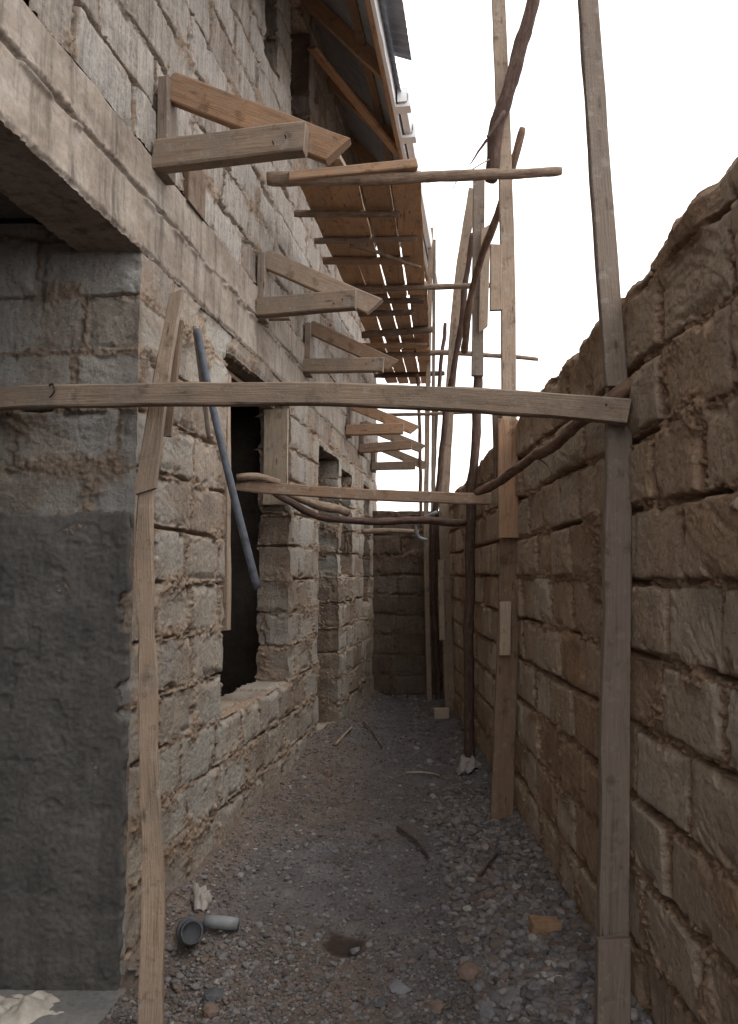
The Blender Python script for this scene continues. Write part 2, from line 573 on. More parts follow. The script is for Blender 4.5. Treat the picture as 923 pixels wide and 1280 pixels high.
def simple(name, col, rough=0.6, var=0.3, sc=20, metal=0.0, bs=0.3):
    m, nt, b = nodes(name, rough)
    oc = objc(nt)
    c = mixc(nt, var, col, ramp(nt, noise(nt, oc, sc, 6, 0.7), [(0.3, tuple(v * .4 for v in col)), (0.6, tuple(min(1, v * 1.3) for v in col))]))
    nt.links.new(c, b.inputs['Base Color'])
    b.inputs['Metallic'].default_value = metal
    bump(nt, b, noise(nt, oc, sc * 3, 5, 0.7), bs, 0.004)
    return m


M['sheet'] = simple('dull_roof_sheet', (.27, .295, .33), 0.55, 0.5, 4, 0.15)
M['white'] = simple('white_paint', (.84, .85, .86), 0.5, 0.12, 9)
M['pipe'] = simple('blue_grey_plastic', (.085, .093, .112), 0.5, 0.7, 22)
M['pvc'] = simple('grey_plastic', (.22, .225, .235), 0.5, 0.5, 14)
M['pvc_dark'] = simple('dark_plastic', (.085, .09, .10), 0.5, 0.5, 14)
M['sack'] = simple('dusty_sack', (.38, .35, .31), 0.85, 0.6, 9)
M['rag'] = simple('dusty_white_rag', (.30, .275, .25), 0.9, 0.6, 12)
M['nail'] = simple('rusty_wire', (.05, .04, .035), 0.6, 0.4, 30, 0.5)
M['brick'] = simple('orange_stone', (.27, .17, .105), 0.92, 0.6, 18, 0, 0.8)
M['rock'] = simple('grey_stone', (.17, .17, .18), 0.9, 0.6, 16, 0, 0.8)
M['rock_brown'] = simple('brown_stone', (.175, .125, .10), 0.92, 0.6, 16, 0, 0.8)
M['rock_dark'] = simple('dark_stone', (.085, .088, .095), 0.85, 0.6, 16, 0, 0.8)
M['rock_pale'] = simple('pale_stone', (.34, .33, .32), 0.9, 0.6, 16, 0, 0.8)


def ground_mat():
    m, nt, b = nodes('rubble_earth', 0.96)
    at = nt.nodes.new('ShaderNodeAttribute'); at.attribute_name = 'col'
    sp = nt.nodes.new('ShaderNodeSeparateColor')
    nt.links.new(at.outputs['Color'], sp.inputs['Color'])
    oc = objc(nt)
    grey = ramp(nt, noise(nt, oc, 5, 8, 0.7), [(0.3, (.085, .08, .082)), (0.55, (.15, .14, .142)), (0.75, (.215, .202, .202))])
    brown = ramp(nt, noise(nt, oc, 8, 8, 0.7), [(0.3, (.10, .075, .062)), (0.6, (.19, .148, .125))])
    f = mixc(nt, 0.35, sp.outputs['Green'], noise(nt, oc, 14, 6, 0.7))
    c = mixc(nt, ramp(nt, f, [(0.3, G(0)), (0.5, G(1))]), grey, brown)
    c = mixc(nt, 0.8, c, ramp(nt, noise(nt, oc, 60, 8, 0.8), [(0.3, G(.45)), (0.5, G(.95)), (0.7, G(1.35))]), 'MULTIPLY')
    c = mixc(nt, sp.outputs['Blue'], c, (.035, .022, .018))
    nt.links.new(c, b.inputs['Base Color'])
    bump(nt, b, mixc(nt, 0.5, noise(nt, oc, 90, 8, 0.8), noise(nt, oc, 25, 6, 0.7)), 1.0, 0.012)
    return m


def gravel_mat():
    m, nt, b = nodes('gravel_stone', 0.92)
    at = nt.nodes.new('ShaderNodeAttribute'); at.attribute_name = 'col'
    oc = objc(nt)
    c = mixc(nt, 0.7, at.outputs['Color'], ramp(nt, noise(nt, oc, 60, 6, 0.75), [(0.3, G(.5)), (0.5, G(1)), (0.7, G(1.3))]), 'MULTIPLY')
    nt.links.new(c, b.inputs['Base Color'])
    bump(nt, b, noise(nt, oc, 120, 6, 0.75), 0.8, 0.006)
    return m


M['ground'] = ground_mat()
M['gravel'] = gravel_mat()

# ------------------------------------------------------------------ ground
TCOR = 2.92 * TL          # where the building corner stands along the face
CORN = FC(TCOR, 0, 0)


def gh(x, y):
    x, y = np.asarray(x, float), np.asarray(y, float)
    fx = A0 + SLOPE * y
    d = (x - fx) / TL
    dr = RWX - x
    h = 0.028 * fbm(x * 1.8, y * 1.8, 3, 40) + 0.026 * fbm(x * 7, y * 7, 4, 41) + 0.010 * fbm(x * 30, y * 30, 3, 42, 0.6)
    h = h + 0.11 * np.exp(-(np.maximum(d, 0) / 0.10) ** 2) * (0.6 + 0.5 * fbm(y * 3.1, x, 3, 43)) * (y > TCOR / TL)
    h = h + 0.05 * np.exp(-(np.maximum(dr, 0) / 0.14) ** 2) * (0.5 + fbm(y * 2.3, x, 2, 44))
    h = h - 0.13 * np.exp(-(((x + 0.82) / 0.33) ** 2 + ((y - 2.75) / 0.42) ** 2))
    h = h + 0.11 * np.exp(-(((d - 0.08) / 0.22) ** 2 + ((y - 6.0) / 0.75) ** 2))
    h = h + 0.06 * np.exp(-(((x - 0.62) / 0.22) ** 2 + ((y - 2.75) / 0.5) ** 2))
    h = h - 0.05 * np.exp(-(((x + 0.09) / 0.07) ** 2 + ((y - 3.03) / 0.09) ** 2))
    h = h * sstep(-0.32, -0.05, d) - 0.16 * sstep(0.0, -0.2, d)
    return h


xs = np.concatenate([-np.geomspace(400, 1.75, 30), np.arange(-1.7, 0.95, 0.0095), np.geomspace(1.0, 400, 30)])
ys = [1.9]
while ys[-1] < 9.1: ys.append(ys[-1] + 0.0042 * ys[-1])
ys = np.concatenate([-np.geomspace(400, 1.5, 25), np.arange(-1.4, 1.9, 0.05), np.array(ys), np.geomspace(9.2, 600, 30)])
X, Y = np.meshgrid(xs, ys)
Z = gh(X, Y)
far = np.hypot(X, Y - 4)
Z = Z * sstep(60, 12, far) - 0.0
fx = A0 + SLOPE * Y
d = (X - fx) / TL
brn = 0.26 + 0.48 * fbm(X * 1.6, Y * 1.2, 3, 50)
brn = brn + 0.75 * np.exp(-(np.maximum(d, 0) / 0.13) ** 2) + 0.45 * sstep(3.3, 2.6, Y) * sstep(0.3, -0.3, X)
brn = brn - 0.25 * sstep(0.2, 0.6, X) * sstep(5, 3, Y)
hole = sstep(1.15, 0.7, np.sqrt(((X + 0.09) / 0.075) ** 2 + ((Y - 3.03) / 0.10) ** 2) + 0.4 * fbm(X * 22, Y * 22, 3, 52))  # mask that darkens the ground colour inside the small hollow
g = GB()
g.grid(np.stack([X, Y, Z], -1), colr(0.5, np.clip(brn, 0, 1), hole * .8))
o = g.build('ground', M['ground'])
tag(o, 'uneven grey and brown rubble strewn earth between the two walls', None, None, 'structure')

# ------------------------------------------------------------------ gravel (nobody could count it)
def ico(sub):
    bm = bmesh.new()
    bmesh.ops.create_icosphere(bm, subdivisions=sub, radius=1)
    v = np.array([tuple(p.co) for p in bm.verts]); f = np.array([[q.index for q in p.verts] for p in bm.faces])
    bm.free()
    return v, f


def rock_shape(rs, sub=2, flat=0.6, ang=0.35):
    v, f = ico(sub)
    s = np.array([1, rs.uniform(.6, .95), rs.uniform(flat * .7, flat * 1.2)])
    v = v.copy()
    for k in range(9):                        # facets knocked off
        n = rs.normal(size=3); n /= np.linalg.norm(n)
        dd = rs.uniform(.42, .85)
        over = np.maximum(v @ n - dd, 0)
        v -= over[:, None] * n
    v += 0.05 * np.stack([fbm(v[:, 0] * 2 + rs.rand() * 9, v[:, 1] * 2 + v[:, 2], 2, 60 + i) for i in range(3)], -1)
    return v * s, f


rs = np.random.RandomState(3)
shapes = [rock_shape(rs, 2) for _ in range(14)]
small = [rock_shape(rs, 1, 0.6) for _ in range(12)]
VV, FF, CC, nn = [], [], [], 0
NST = 36000
cnt = 0
while cnt < NST:
    y = 2.2 * (9.0 / 2.2) ** rs.rand()
    fxl = A0 + SLOPE * y
    x = rs.uniform(fxl + 0.02, RWX - 0.01)
    dr, dl = RWX - x, (x - fxl)
    dens = 0.20 + 0.6 * math.exp(-(dr / 0.36) ** 2) * (y < 5.2) + 0.35 * math.exp(-(dl / 0.22) ** 2) + 0.5 * (y < 3.2) * max(0, float(fbm(x * 2, y * 2, 2, 61)) + .45)
    dens += 0.55 * max(0, float(fbm(x * 3.1, y * 3.1, 3, 62)))
    if math.hypot(x + 0.09, y - 3.03) < 0.09: continue
    if rs.rand() > dens: continue
    s = 0.004 + 0.009 * rs.rand() ** 2.0 + ((0.014 + 0.014 * (dr < .5)) * rs.rand() if rs.rand() < 0.13 + .42 * (dr < .5) * (y < 4.6) else 0)
    v, f = shapes[rs.randint(14)] if s > 0.010 else small[rs.randint(12)]
    a = rs.rand() * 6.28
    c_, s_ = math.cos(a), math.sin(a)
    tl = rs.normal() * 0.25
    R = np.array([[c_, -s_, 0], [s_, c_, 0], [0, 0, 1]]) @ np.array([[1, 0, 0], [0, math.cos(tl), -math.sin(tl)], [0, math.sin(tl), math.cos(tl)]])
    w = (v * s) @ R.T + np.array([x, y, float(gh(x, y)) + s * 0.08])
    VV.append(w); FF.append(f + nn); nn += len(v)
    k = rs.rand()
    if k < 0.66: c = np.array([.168, .158, .156]) * rs.uniform(.6, 1.35)
    elif k < 0.95: c = np.array([.175, .138, .118]) * rs.uniform(.6, 1.2)
    else: c = np.array([.32, .30, .28]) * rs.uniform(.7, 1.1)
    CC.append(np.tile([*c, 1], (len(v), 1)))
    cnt += 1
V_, F_, C_ = np.concatenate(VV), np.concatenate(FF), np.concatenate(CC)
me = bpy.data.meshes.new('gravel')
me.vertices.add(len(V_)); me.vertices.foreach_set('co', V_.astype(np.float32).ravel())
me.loops.add(len(F_) * 3); me.loops.foreach_set('vertex_index', F_.astype(np.int32).ravel())
me.polygons.add(len(F_)); me.polygons.foreach_set('loop_start', np.arange(0, len(F_) * 3, 3, dtype=np.int32))
me.attributes.new('col', 'FLOAT_COLOR', 'POINT').data.foreach_set('color', C_.astype(np.float32).ravel())
me.update(calc_edges=True); me.validate()
me.materials.append(M['gravel'])
o = bpy.data.objects.new('gravel', me); COL.objects.link(o)
tag(o, 'grey and brown broken stone chips strewn over the passage floor', None, None, 'stuff')

# ------------------------------------------------------------------ building
bld = empty('stone_building', (0, 0, 0), 'unfinished two storey stone block building with open window holes on the left', 'building')
T_END = 9.25 * TL
Z_B0, Z_B1, Z_TOP = 2.65, 3.08, 5.72


def geo(a, b, k):
    out = [a]
    while out[-1] < b: out.append(out[-1] + k * max(out[-1], 1.2))
    out[-1] = b
    return np.array(out)


def to_world(t, s, z):
    t, s, z = np.broadcast_arrays(t, s, z)
    return np.stack([ORG.x + T.x * t + N.x * s, ORG.y + T.y * t + N.y * s, z], -1)


def corner_wob(z):
    return 0.010 * fbm(z * 5, z * 0 + 3, 3, 71) + 0.006 * vn(z * 30, z * 0, 72)


def facade_part(name, t0, t1, z0, z1, openings, seed, kz, kt, corner, pars, ragged_top=0.0):
    ts = geo(t0, t1, kt)
    zs = np.arange(z0, z1 + kz, kz); zs[-1] = z1
    for (a, b, c, dd) in openings:
        for e in (a, b): ts[np.argmin(abs(ts - e))] = e
        for e in (c, dd):
            if z0 < e < z1: zs[np.argmin(abs(zs - e))] = e
    TT, ZZ = np.meshgrid(ts, zs)
    h, rnd, mo, gp = blocks(TT, ZZ, seed, **pars)
    if corner:
        tap = sstep(0, 0.03, TT - t0)
        h = h * tap
        TT2 = TT + (1 - sstep(0, 0.10, TT - t0)) * corner_wob(ZZ)
    else:
        TT2 = TT
    # worn arrises round the openings
    for (a, b, c, dd) in openings:
        dx = np.maximum(np.maximum(a - TT, TT - b), 0); dz = np.maximum(np.maximum(c - ZZ, ZZ - dd), 0)
        e = np.hypot(dx, dz)
        h = h - 0.018 * sstep(0.035, 0, e) * (0.6 + 0.7 * fbm(TT * 14, ZZ * 14, 2, seed + 30))
        TT2 = TT2 + 0.02 * sstep(0.12, 0, e) * fbm(ZZ * 6, ZZ * 0 + a, 3, seed + 31)
    g = GB()
    pos = to_world(TT2, h, ZZ)
    mask = np.ones((len(zs) - 1, len(ts) - 1), bool)
    tm, zm = (ts[:-1] + ts[1:]) / 2, (zs[:-1] + zs[1:]) / 2
    for (a, b, c, dd) in openings:
        mask &= ~(((tm > a) & (tm < b))[None, :] & ((zm > c) & (zm < dd))[:, None])
    g.grid(pos, colr(rnd, mo, gp), mask)
    ws = np.concatenate([[0], np.linspace(0.006, 0.22, 30)])
    for k, (a, b, c, dd) in enumerate(openings):
        iz = np.where((zs >= c - 1e-6) & (zs <= dd + 1e-6))[0]
        it = np.where((ts >= a - 1e-6) & (ts <= b + 1e-6))[0]
        for col, sg in ((it[0], 1), (it[-1], -1)):                     # the two jambs
            E = pos[iz, col]
            WW, Zj = np.meshgrid(ws, zs[iz])
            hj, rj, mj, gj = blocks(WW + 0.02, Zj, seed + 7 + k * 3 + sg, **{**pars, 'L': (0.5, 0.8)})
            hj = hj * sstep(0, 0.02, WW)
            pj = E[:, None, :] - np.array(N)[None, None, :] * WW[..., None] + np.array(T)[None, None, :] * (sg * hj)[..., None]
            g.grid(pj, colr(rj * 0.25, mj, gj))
        for row, sg in ((iz[0], 1), (iz[-1], -1)):                     # sill and head
            E = pos[row, it]
            WW, Tj = np.meshgrid(ws, ts[it])
            hj, rj, mj, gj = blocks(Tj, WW + 0.004, seed + 17 + k, **{**pars, 'course': 0.26})
            hj = (hj + (0.012 if sg > 0 else 0)) * sstep(0, 0.02, WW)
            pj = E[:, None, :] - np.array(N)[None, None, :] * WW[..., None] + np.array([0, 0, 1.])[None, None, :] * (sg * hj)[..., None]
            g.grid(pj, colr(rj, mj, gj))
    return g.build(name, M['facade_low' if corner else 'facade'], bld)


# openings measured along the face (t0, t1, z0, z1)
w1a, w1b = FW(284, 600)[0], FW(364, 700)[0]
W1 = (w1a, w1b, 0.66, 2.56)
DR = (FW(399, 700)[0], FW(425, 700)[0], 0.06, 2.42)
W3 = (FW(428, 660)[0], FW(441, 660)[0], 1.36, 2.36)
W4 = (FW(455, 680)[0], FW(463, 680)[0], 1.05, 2.36)
lowp = dict(course=0.225, L=(0.32, 0.46), joint=0.020, depth=0.016, smear=0.38, gap=0.55, off=0.006)
facade_part('ground_floor_wall', TCOR, T_END, -0.12, Z_B0, [W1, DR, W3, W4], 11, 0.0062, 0.0020, True, lowp)
U1 = (FW(366, 120)[0], FW(389, 120)[0], 4.60, 5.62)
U2 = (FW(333, 20)[0], FW(350, 20)[0], 4.62, 5.35)
upp = dict(course=0.235, L=(0.38, 0.52), joint=0.014, depth=0.028, smear=0.30, gap=0.42, off=0.007)
facade_part('upper_floor_wall', 0.6, T_END, Z_B1, Z_TOP + 0.2, [U2, U1], 23, 0.0085, 0.0028, False, upp)

# poured ring beam with form board line
ts = geo(0.6, T_END, 0.0026)
zs = np.arange(Z_B0, Z_B1 + 0.006, 0.006)
TT, ZZ = np.meshgrid(ts, zs)
ln = 2.875 + 0.006 * fbm(ts * 2, ts * 0, 2, 80)
h = 0.010 + 0.004 * fbm(TT * 1.5, ZZ * 14, 3, 81) + 0.0025 * fbm(TT * 25, ZZ * 25, 3, 82)
h = h + 0.012 * (ZZ > ln[None, :]) * 0.5
cru = np.abs(fbm(TT * 30, ZZ * 30, 4, 89, 0.6))
h = h + 0.025 * cru * np.exp(-((ZZ - ln[None, :] - 0.01) / 0.022) ** 2) * sstep(0.40, 0.6, 0.5 + fbm(TT * 4, ZZ * 3, 3, 79))
h = h + 0.02 * cru * sstep(Z_B0 + 0.05, Z_B0, ZZ) 
crk = np.exp(-((ZZ - ln[None, :]) / 0.007) ** 2) * sstep(0.35, 0.6, 0.5 + 0.9 * fbm(TT * 3, TT * 0, 4, 83))
h = h - 0.022 * crk
h = h + 0.014 * np.exp(-((ZZ - ln[None, :] + 0.012) / 0.012) ** 2) * sstep(0.5, 0.7, 0.5 + fbm(TT * 11, ZZ * 9, 3, 84))
h = h - 0.03 * sstep(Z_B1 - 0.022, Z_B1, ZZ + 0.012 * fbm(TT * 5, ZZ * 0, 3, 85)) - 0.012 * sstep(Z_B0 + 0.02, Z_B0, ZZ + 0.012 * fbm(TT * 7, ZZ * 0, 3, 86))
g = GB()
pb = to_world(TT, h, ZZ + np.where(ZZ < Z_B0 + 0.02, 0.006 * fbm(TT * 6, TT * 0, 3, 87), 0))
g.grid(pb, colr(0.5, 0.0, 0.0))
ws = np.linspace(0, 0.25, 12)
E = pb[0]
WW, Tj = np.meshgrid(ws, ts)
pj = E[:, None, :] - np.array(N)[None, None, :] * WW[..., None] + np.array([0, 0, 1.])[None, None, :] * (0.004 * fbm(Tj * 9, WW * 9, 3, 88) * sstep(0, .02, WW))[..., None]
g.grid(pj, colr(0.5, 0.0, 0.0))
g.build('concrete_ring_beam', M['beam_conc'], bld)

# wall that returns into the building and faces the camera
XL = -2.6
xs = np.arange(CORN.x - 1.5, CORN.x + 0.006, 0.006); xs[-1] = CORN.x
zs = np.arange(-0.2, Z_B0 + 0.12, 0.006)
XX, ZZ = np.meshgrid(xs, zs)
h, rnd, mo, gp = blocks(XX, ZZ, 33, course=0.225, L=(0.32, 0.46), joint=0.016, depth=0.016, smear=0.30, gap=0.7, off=0.004)
h = h * sstep(0, 0.03, CORN.x - XX)
dx = (1 - sstep(0, 0.10, CORN.x - XX)) * corner_wob(ZZ)
g = GB()
g.grid(np.stack([XX + dx * T.x, CORN.y - h + dx * T.y, ZZ], -1), colr(rnd, mo, gp))
g.build('return_wall', M['side'], bld)
# grey render over its lower part, with a ragged top and a ragged outer edge
zt = 1.63 + 0.028 * fbm(XX * 6, XX * 0, 5, 90, 0.65) + 0.02 * (XX + 1.3)
edge = CORN.x + 0.006 - 0.016 * (0.5 + fbm(ZZ * 9, ZZ * 0, 4, 91, 0.7)) - 0.045 * sstep(0.62, 0.72, 0.5 + 0.8 * fbm(ZZ * 6, ZZ * 0 + 5, 3, 92)) * (0.7 + 0.6 * fbm(ZZ * 40, ZZ * 0, 3, 93))
ins = np.minimum(sstep(0.012, -0.016, ZZ - zt + 0.016 * fbm(XX * 30, ZZ * 30, 3, 77)), sstep(0.004, -0.012, XX - edge))
hp = 0.017 + 0.007 * fbm(XX * 3, ZZ * 4, 4, 93) + 0.0022 * fbm(XX * 15, ZZ * 17, 4, 94, 0.6) - 0.005 * sstep(0.75, 0.85, 0.5 + 0.9 * fbm(XX * 11, ZZ * 13, 3, 96)) + 0.002 * vn(XX * 90, ZZ * 90, 95)
hp = hp * (0.45 + 0.55 * sstep(0, 0.09, zt - ZZ + 0.02 * fbm(XX * 14, ZZ * 14, 3, 99))) + 0.003
hp = hp * ins - 0.04 * (1 - ins)
g = GB()
g.grid(np.stack([XX, CORN.y - hp, ZZ], -1), None, (ins[:-1, :-1] > 0.02))
g.build('cement_render', M['plaster'], bld)

# rest of the carcass (rooms are closed, so the window holes are dark)
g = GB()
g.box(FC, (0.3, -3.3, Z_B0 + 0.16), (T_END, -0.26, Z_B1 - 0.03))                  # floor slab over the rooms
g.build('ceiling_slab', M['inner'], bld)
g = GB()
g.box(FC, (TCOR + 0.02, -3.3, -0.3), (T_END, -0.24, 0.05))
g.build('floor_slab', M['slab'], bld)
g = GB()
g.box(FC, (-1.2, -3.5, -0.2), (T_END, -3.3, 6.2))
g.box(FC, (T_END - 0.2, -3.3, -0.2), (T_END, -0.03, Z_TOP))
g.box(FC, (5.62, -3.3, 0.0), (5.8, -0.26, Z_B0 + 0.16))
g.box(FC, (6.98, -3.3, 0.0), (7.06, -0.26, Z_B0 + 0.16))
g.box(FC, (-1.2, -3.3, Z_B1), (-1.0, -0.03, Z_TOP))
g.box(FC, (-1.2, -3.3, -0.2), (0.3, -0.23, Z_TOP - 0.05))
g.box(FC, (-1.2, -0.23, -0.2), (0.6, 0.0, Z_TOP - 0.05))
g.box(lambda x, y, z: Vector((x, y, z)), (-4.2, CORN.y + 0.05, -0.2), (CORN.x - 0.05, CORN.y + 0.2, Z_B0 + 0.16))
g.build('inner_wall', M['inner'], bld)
g = GB()
g.box(FC, (0.6, -0.24, Z_B1 + 0.01), (T_END, -0.23, Z_B1 + 0.6))
g.build('inner_skin', M['inner'], bld)
g = GB()
x0 = CORN.x
v = lambda x, y, z: Vector((x, y, z))
sl_x = np.linspace(-4.0, 0.0, 2)
px = np.arange(-3.0, 0.001, 0.02)
py = np.arange(0.2, 2.96, 0.02)
PX, PY = np.meshgrid(px, py)
fxx = A0 + SLOPE * PY + 0.03 + 0.015 * fbm(PY * 4, PY * 0, 3, 96)
QX = fxx + PX
zz = -0.105 + 0.006 * fbm(QX * 3, PY * 3, 4, 97)
zz = np.where(PX > -0.001, -0.35, zz)
g.grid(np.stack([QX, PY, zz], -1))
g.build('porch_floor', M['slab'], bld)

# roof: eaves rafters falling outward, grey sheets, white fascia and gutter
roof = GB()
EZ, ES = 5.0, 0.66                   # eaves height and overhang
RSL = (Z_TOP - EZ) / ES


def rz(s): return EZ + (ES - s) * RSL


ts = np.arange(-1.3, 9.6, 0.018)
ss = np.array([ES + 0.06, ES - 0.1, 0.3, 0.0, -0.5, -1.5, -1.8])
TT, SS = np.meshgrid(ts, ss)
ZZ = rz(SS) + 0.075 + 0.009 * np.cos(TT * 2 * math.pi / 0.076)
roof.grid(to_world(TT, SS, ZZ))
ss2 = np.array([-1.8, -3.6])
TT, SS = np.meshgrid(ts, ss2)
roof.grid(to_world(TT, SS, rz(-1.8) + (SS + 1.8) * RSL + 0.075 + 0.009 * np.cos(TT * 2 * math.pi / 0.076)))
ro = roof.build('roof', M['sheet'], bld)
g = GB()
te = 5.42
ts = np.arange(-1.3, te, 0.018)
TT, SS = np.meshgrid(ts, np.array([ES + 0.17, ES + 0.02]))
g.grid(to_world(TT, SS, EZ - 0.05 - (SS - ES) * 0.4 + 0.16 + 0.009 * np.cos(TT * 2 * math.pi / 0.076)))
g.build('loose_sheet', M['sheet'], ro)
for k, t in enumerate(np.arange(4.5, 9.4, 1.0)):
    a, b_ = FC(t, -0.1, rz(-0.1)), FC(t, ES - 0.03, rz(ES - 0.03))
    board('rafter', [a, b_], 0.11, 0.045, Vector((0, 0, 1)), M['wood_orange'], ro)
for s in (0.46,):
    board('purlin', [FC(3.6, s, rz(s) + 0.055 - .02), FC(9.4, s, rz(s) + 0.055 - .02)], 0.06, 0.03, N, M['wood_dark'], ro)
board('wall_plate', [FC(3.4, -0.06, Z_TOP + 0.0), FC(9.3, -0.06, Z_TOP + 0.0)], 0.09, 0.05, N, M['wood_orange'], ro)
board('soffit_board', [FC(5.6, 0.05, EZ + 0.36), FC(6.6, 0.60, EZ + 0.02)], 0.10, 0.025, T, M['wood_orange'], ro)
board('fascia', [FC(-1.2, ES, EZ - 0.0), FC(9.5, ES, EZ - 0.0)], 0.16, 0.03, Vector((0, 0, 1)), M['white'], ro)
board('fascia_backing', [FC(-1.2, ES - 0.031, EZ - 0.012), FC(9.5, ES - 0.031, EZ - 0.012)], 0.16, 0.028, Vector((0, 0, 1)), M['wood_orange'], ro)
# gutter trough beyond the loose sheet
gt0 = te + 0.30
prof = [(0.02, 0.04), (0.02, -0.04), (0.075, -0.045), (0.09, 0.045), (0.085, 0.045), (0.07, -0.040), (0.026, -0.036), (0.026, 0.04)]
ts = np.linspace(gt0, 9.5, 60)
pos = np.stack([to_world(ts, np.full_like(ts, ES + 0.012 + a), np.full_like(ts, EZ + 0.0 + b)) for a, b in prof + prof[:1]], 1)
g = GB(); g.grid(pos)
g.box(FC, (gt0 - 0.006, ES + 0.03, EZ - 0.06), (gt0, ES + 0.10, EZ + 0.05))
g.build('gutter', M['white'], ro, False)
for k in range(2):
    g = GB()
    t = gt0 + 0.02 + k * 0.42
    g.box(FC, (t, ES + 0.008, EZ - 0.085), (t + 0.09, ES + 0.125, EZ - 0.062))
    g.box(FC, (t, ES + 0.108, EZ - 0.0618), (t + 0.09, ES + 0.12, EZ + 0.065))
    g.build('gutter_bracket', M['white'], ro, False)

for (a, b, c, dd) in (U1,):  # dark boards added to put shade into the upper window hole
    board('hole_shade_board', [FC(b - 0.016, -0.09, c + 0.52), FC(b - 0.016, -0.09, dd - 0.01)], 0.15, 0.026, N, M['wood_dark'], bld)
    board('hole_shade_board', [FC(a + 0.016, -0.14, c + 0.03), FC(a + 0.016, -0.14, dd - 0.01)], 0.10, 0.026, N, M['wood_dark'], bld)

# ------------------------------------------------------------------ boundary wall on the right
def rwall_top(y):
    return 2.345 - 0.027 * (y - 1.7) + 0.06 * sstep(2.4, 1.6, y) + 0.012 * fbm(y * 2.6, y * 0, 4, 101) + 0.018 * fbm(y * 9, y * 0, 5, 102, 0.65) + 0.007 * np.sign(vn(y * 3.1, y * 0, 108))


ys = [1.35]
while ys[-1] < Y_END + 0.15: ys.append(ys[-1] + 0.0021 * ys[-1])
ys = np.concatenate([np.arange(-1.5, 1.35, 0.03), np.array(ys)])
kz = 0.0044
vs = np.arange(-0.15, 2.36, kz)
YY, VVv = np.meshgrid(ys, vs)
top = rwall_top(YY)
k = np.clip((VVv - 1.9) / (2.36 - 1.9), 0, 1)
ZZ = VVv + (top - 2.36) * k
bp = dict(course=0.228, L=(0.30, 0.46), joint=0.026, depth=0.022, smear=0.24, gap=0.40, off=0.011, chisel=0.0026, rough=0.6, rec=0.020)
h, rnd, mo, gp = blocks(YY, ZZ, 55, **bp)
# mud capping: thick lumps over the last hand's breadth
capm = sstep(0.17, 0.02, (top - ZZ) + 0.07 * fbm(YY * 4, ZZ * 4, 4, 103)) * sstep(0.2, 0.45, 0.6 + fbm(YY * 1.7, YY * 0, 2, 104))
h = h * (1 - capm) + (0.012 + 0.02 * fbm(YY * 11, ZZ * 11, 4, 105)) * capm
mo = np.maximum(mo, capm)
g = GB()
rnd_edge = sstep(0.03, 0.0, top - ZZ) * 0.015
pos = np.stack([RWX - h + rnd_edge, YY, ZZ], -1)
g.grid(pos, colr(rnd, mo, gp))
us = np.linspace(0, 1, 26)
YY2, UU = np.meshgrid(ys, us)
base = pos[-1]
px2 = base[None, :, 0] + UU * (RWX + 0.2 - base[None, :, 0])
pz2 = base[None, :, 2] + 0.02 * np.sin(np.pi * UU) + (0.022 * fbm(YY2 * 9, px2 * 9, 4, 106) + 0.01 * fbm(YY2 * 30, px2 * 30, 2, 107)) * sstep(0, .2, UU)
g.grid(np.stack([px2, YY2, pz2], -1), colr(0.4, np.ones_like(UU), 0.0))
V2, U2_ = np.meshgrid(np.linspace(0, 1, 40), ys)
bk = np.stack([np.full_like(V2, RWX + 0.2), U2_, pz2[-1][:, None] * (1 - V2) - 0.15 * V2], -1)
g.grid(bk, colr(0.5, np.zeros_like(V2), 0.0))
o = g.build('boundary_wall', M['boundary'])
tag(o, 'long brown rough stone block wall with mud topping along the right side', 'wall')

# end wall closing the passage
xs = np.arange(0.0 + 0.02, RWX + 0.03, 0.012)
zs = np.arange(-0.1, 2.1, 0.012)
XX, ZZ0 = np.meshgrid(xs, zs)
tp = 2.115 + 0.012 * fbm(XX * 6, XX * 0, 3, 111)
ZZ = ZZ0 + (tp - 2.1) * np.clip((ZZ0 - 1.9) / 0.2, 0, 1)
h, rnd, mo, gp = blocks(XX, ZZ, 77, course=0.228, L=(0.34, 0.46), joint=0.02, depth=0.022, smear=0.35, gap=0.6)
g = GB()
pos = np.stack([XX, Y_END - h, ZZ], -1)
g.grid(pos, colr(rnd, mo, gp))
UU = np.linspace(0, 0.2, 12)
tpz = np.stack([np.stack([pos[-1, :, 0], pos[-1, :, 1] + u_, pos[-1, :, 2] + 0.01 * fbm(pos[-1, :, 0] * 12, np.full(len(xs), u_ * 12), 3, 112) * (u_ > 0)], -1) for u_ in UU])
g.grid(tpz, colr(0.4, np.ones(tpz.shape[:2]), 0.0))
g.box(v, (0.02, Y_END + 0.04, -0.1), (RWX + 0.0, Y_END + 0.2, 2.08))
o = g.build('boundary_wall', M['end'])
tag(o, 'low dark stone wall closing the far end of the passage', 'wall')

# ------------------------------------------------------------------ wall brackets
GB_BR = 'triangular timber brackets nailed to the building'
ZV = Vector((0, 0, 1))


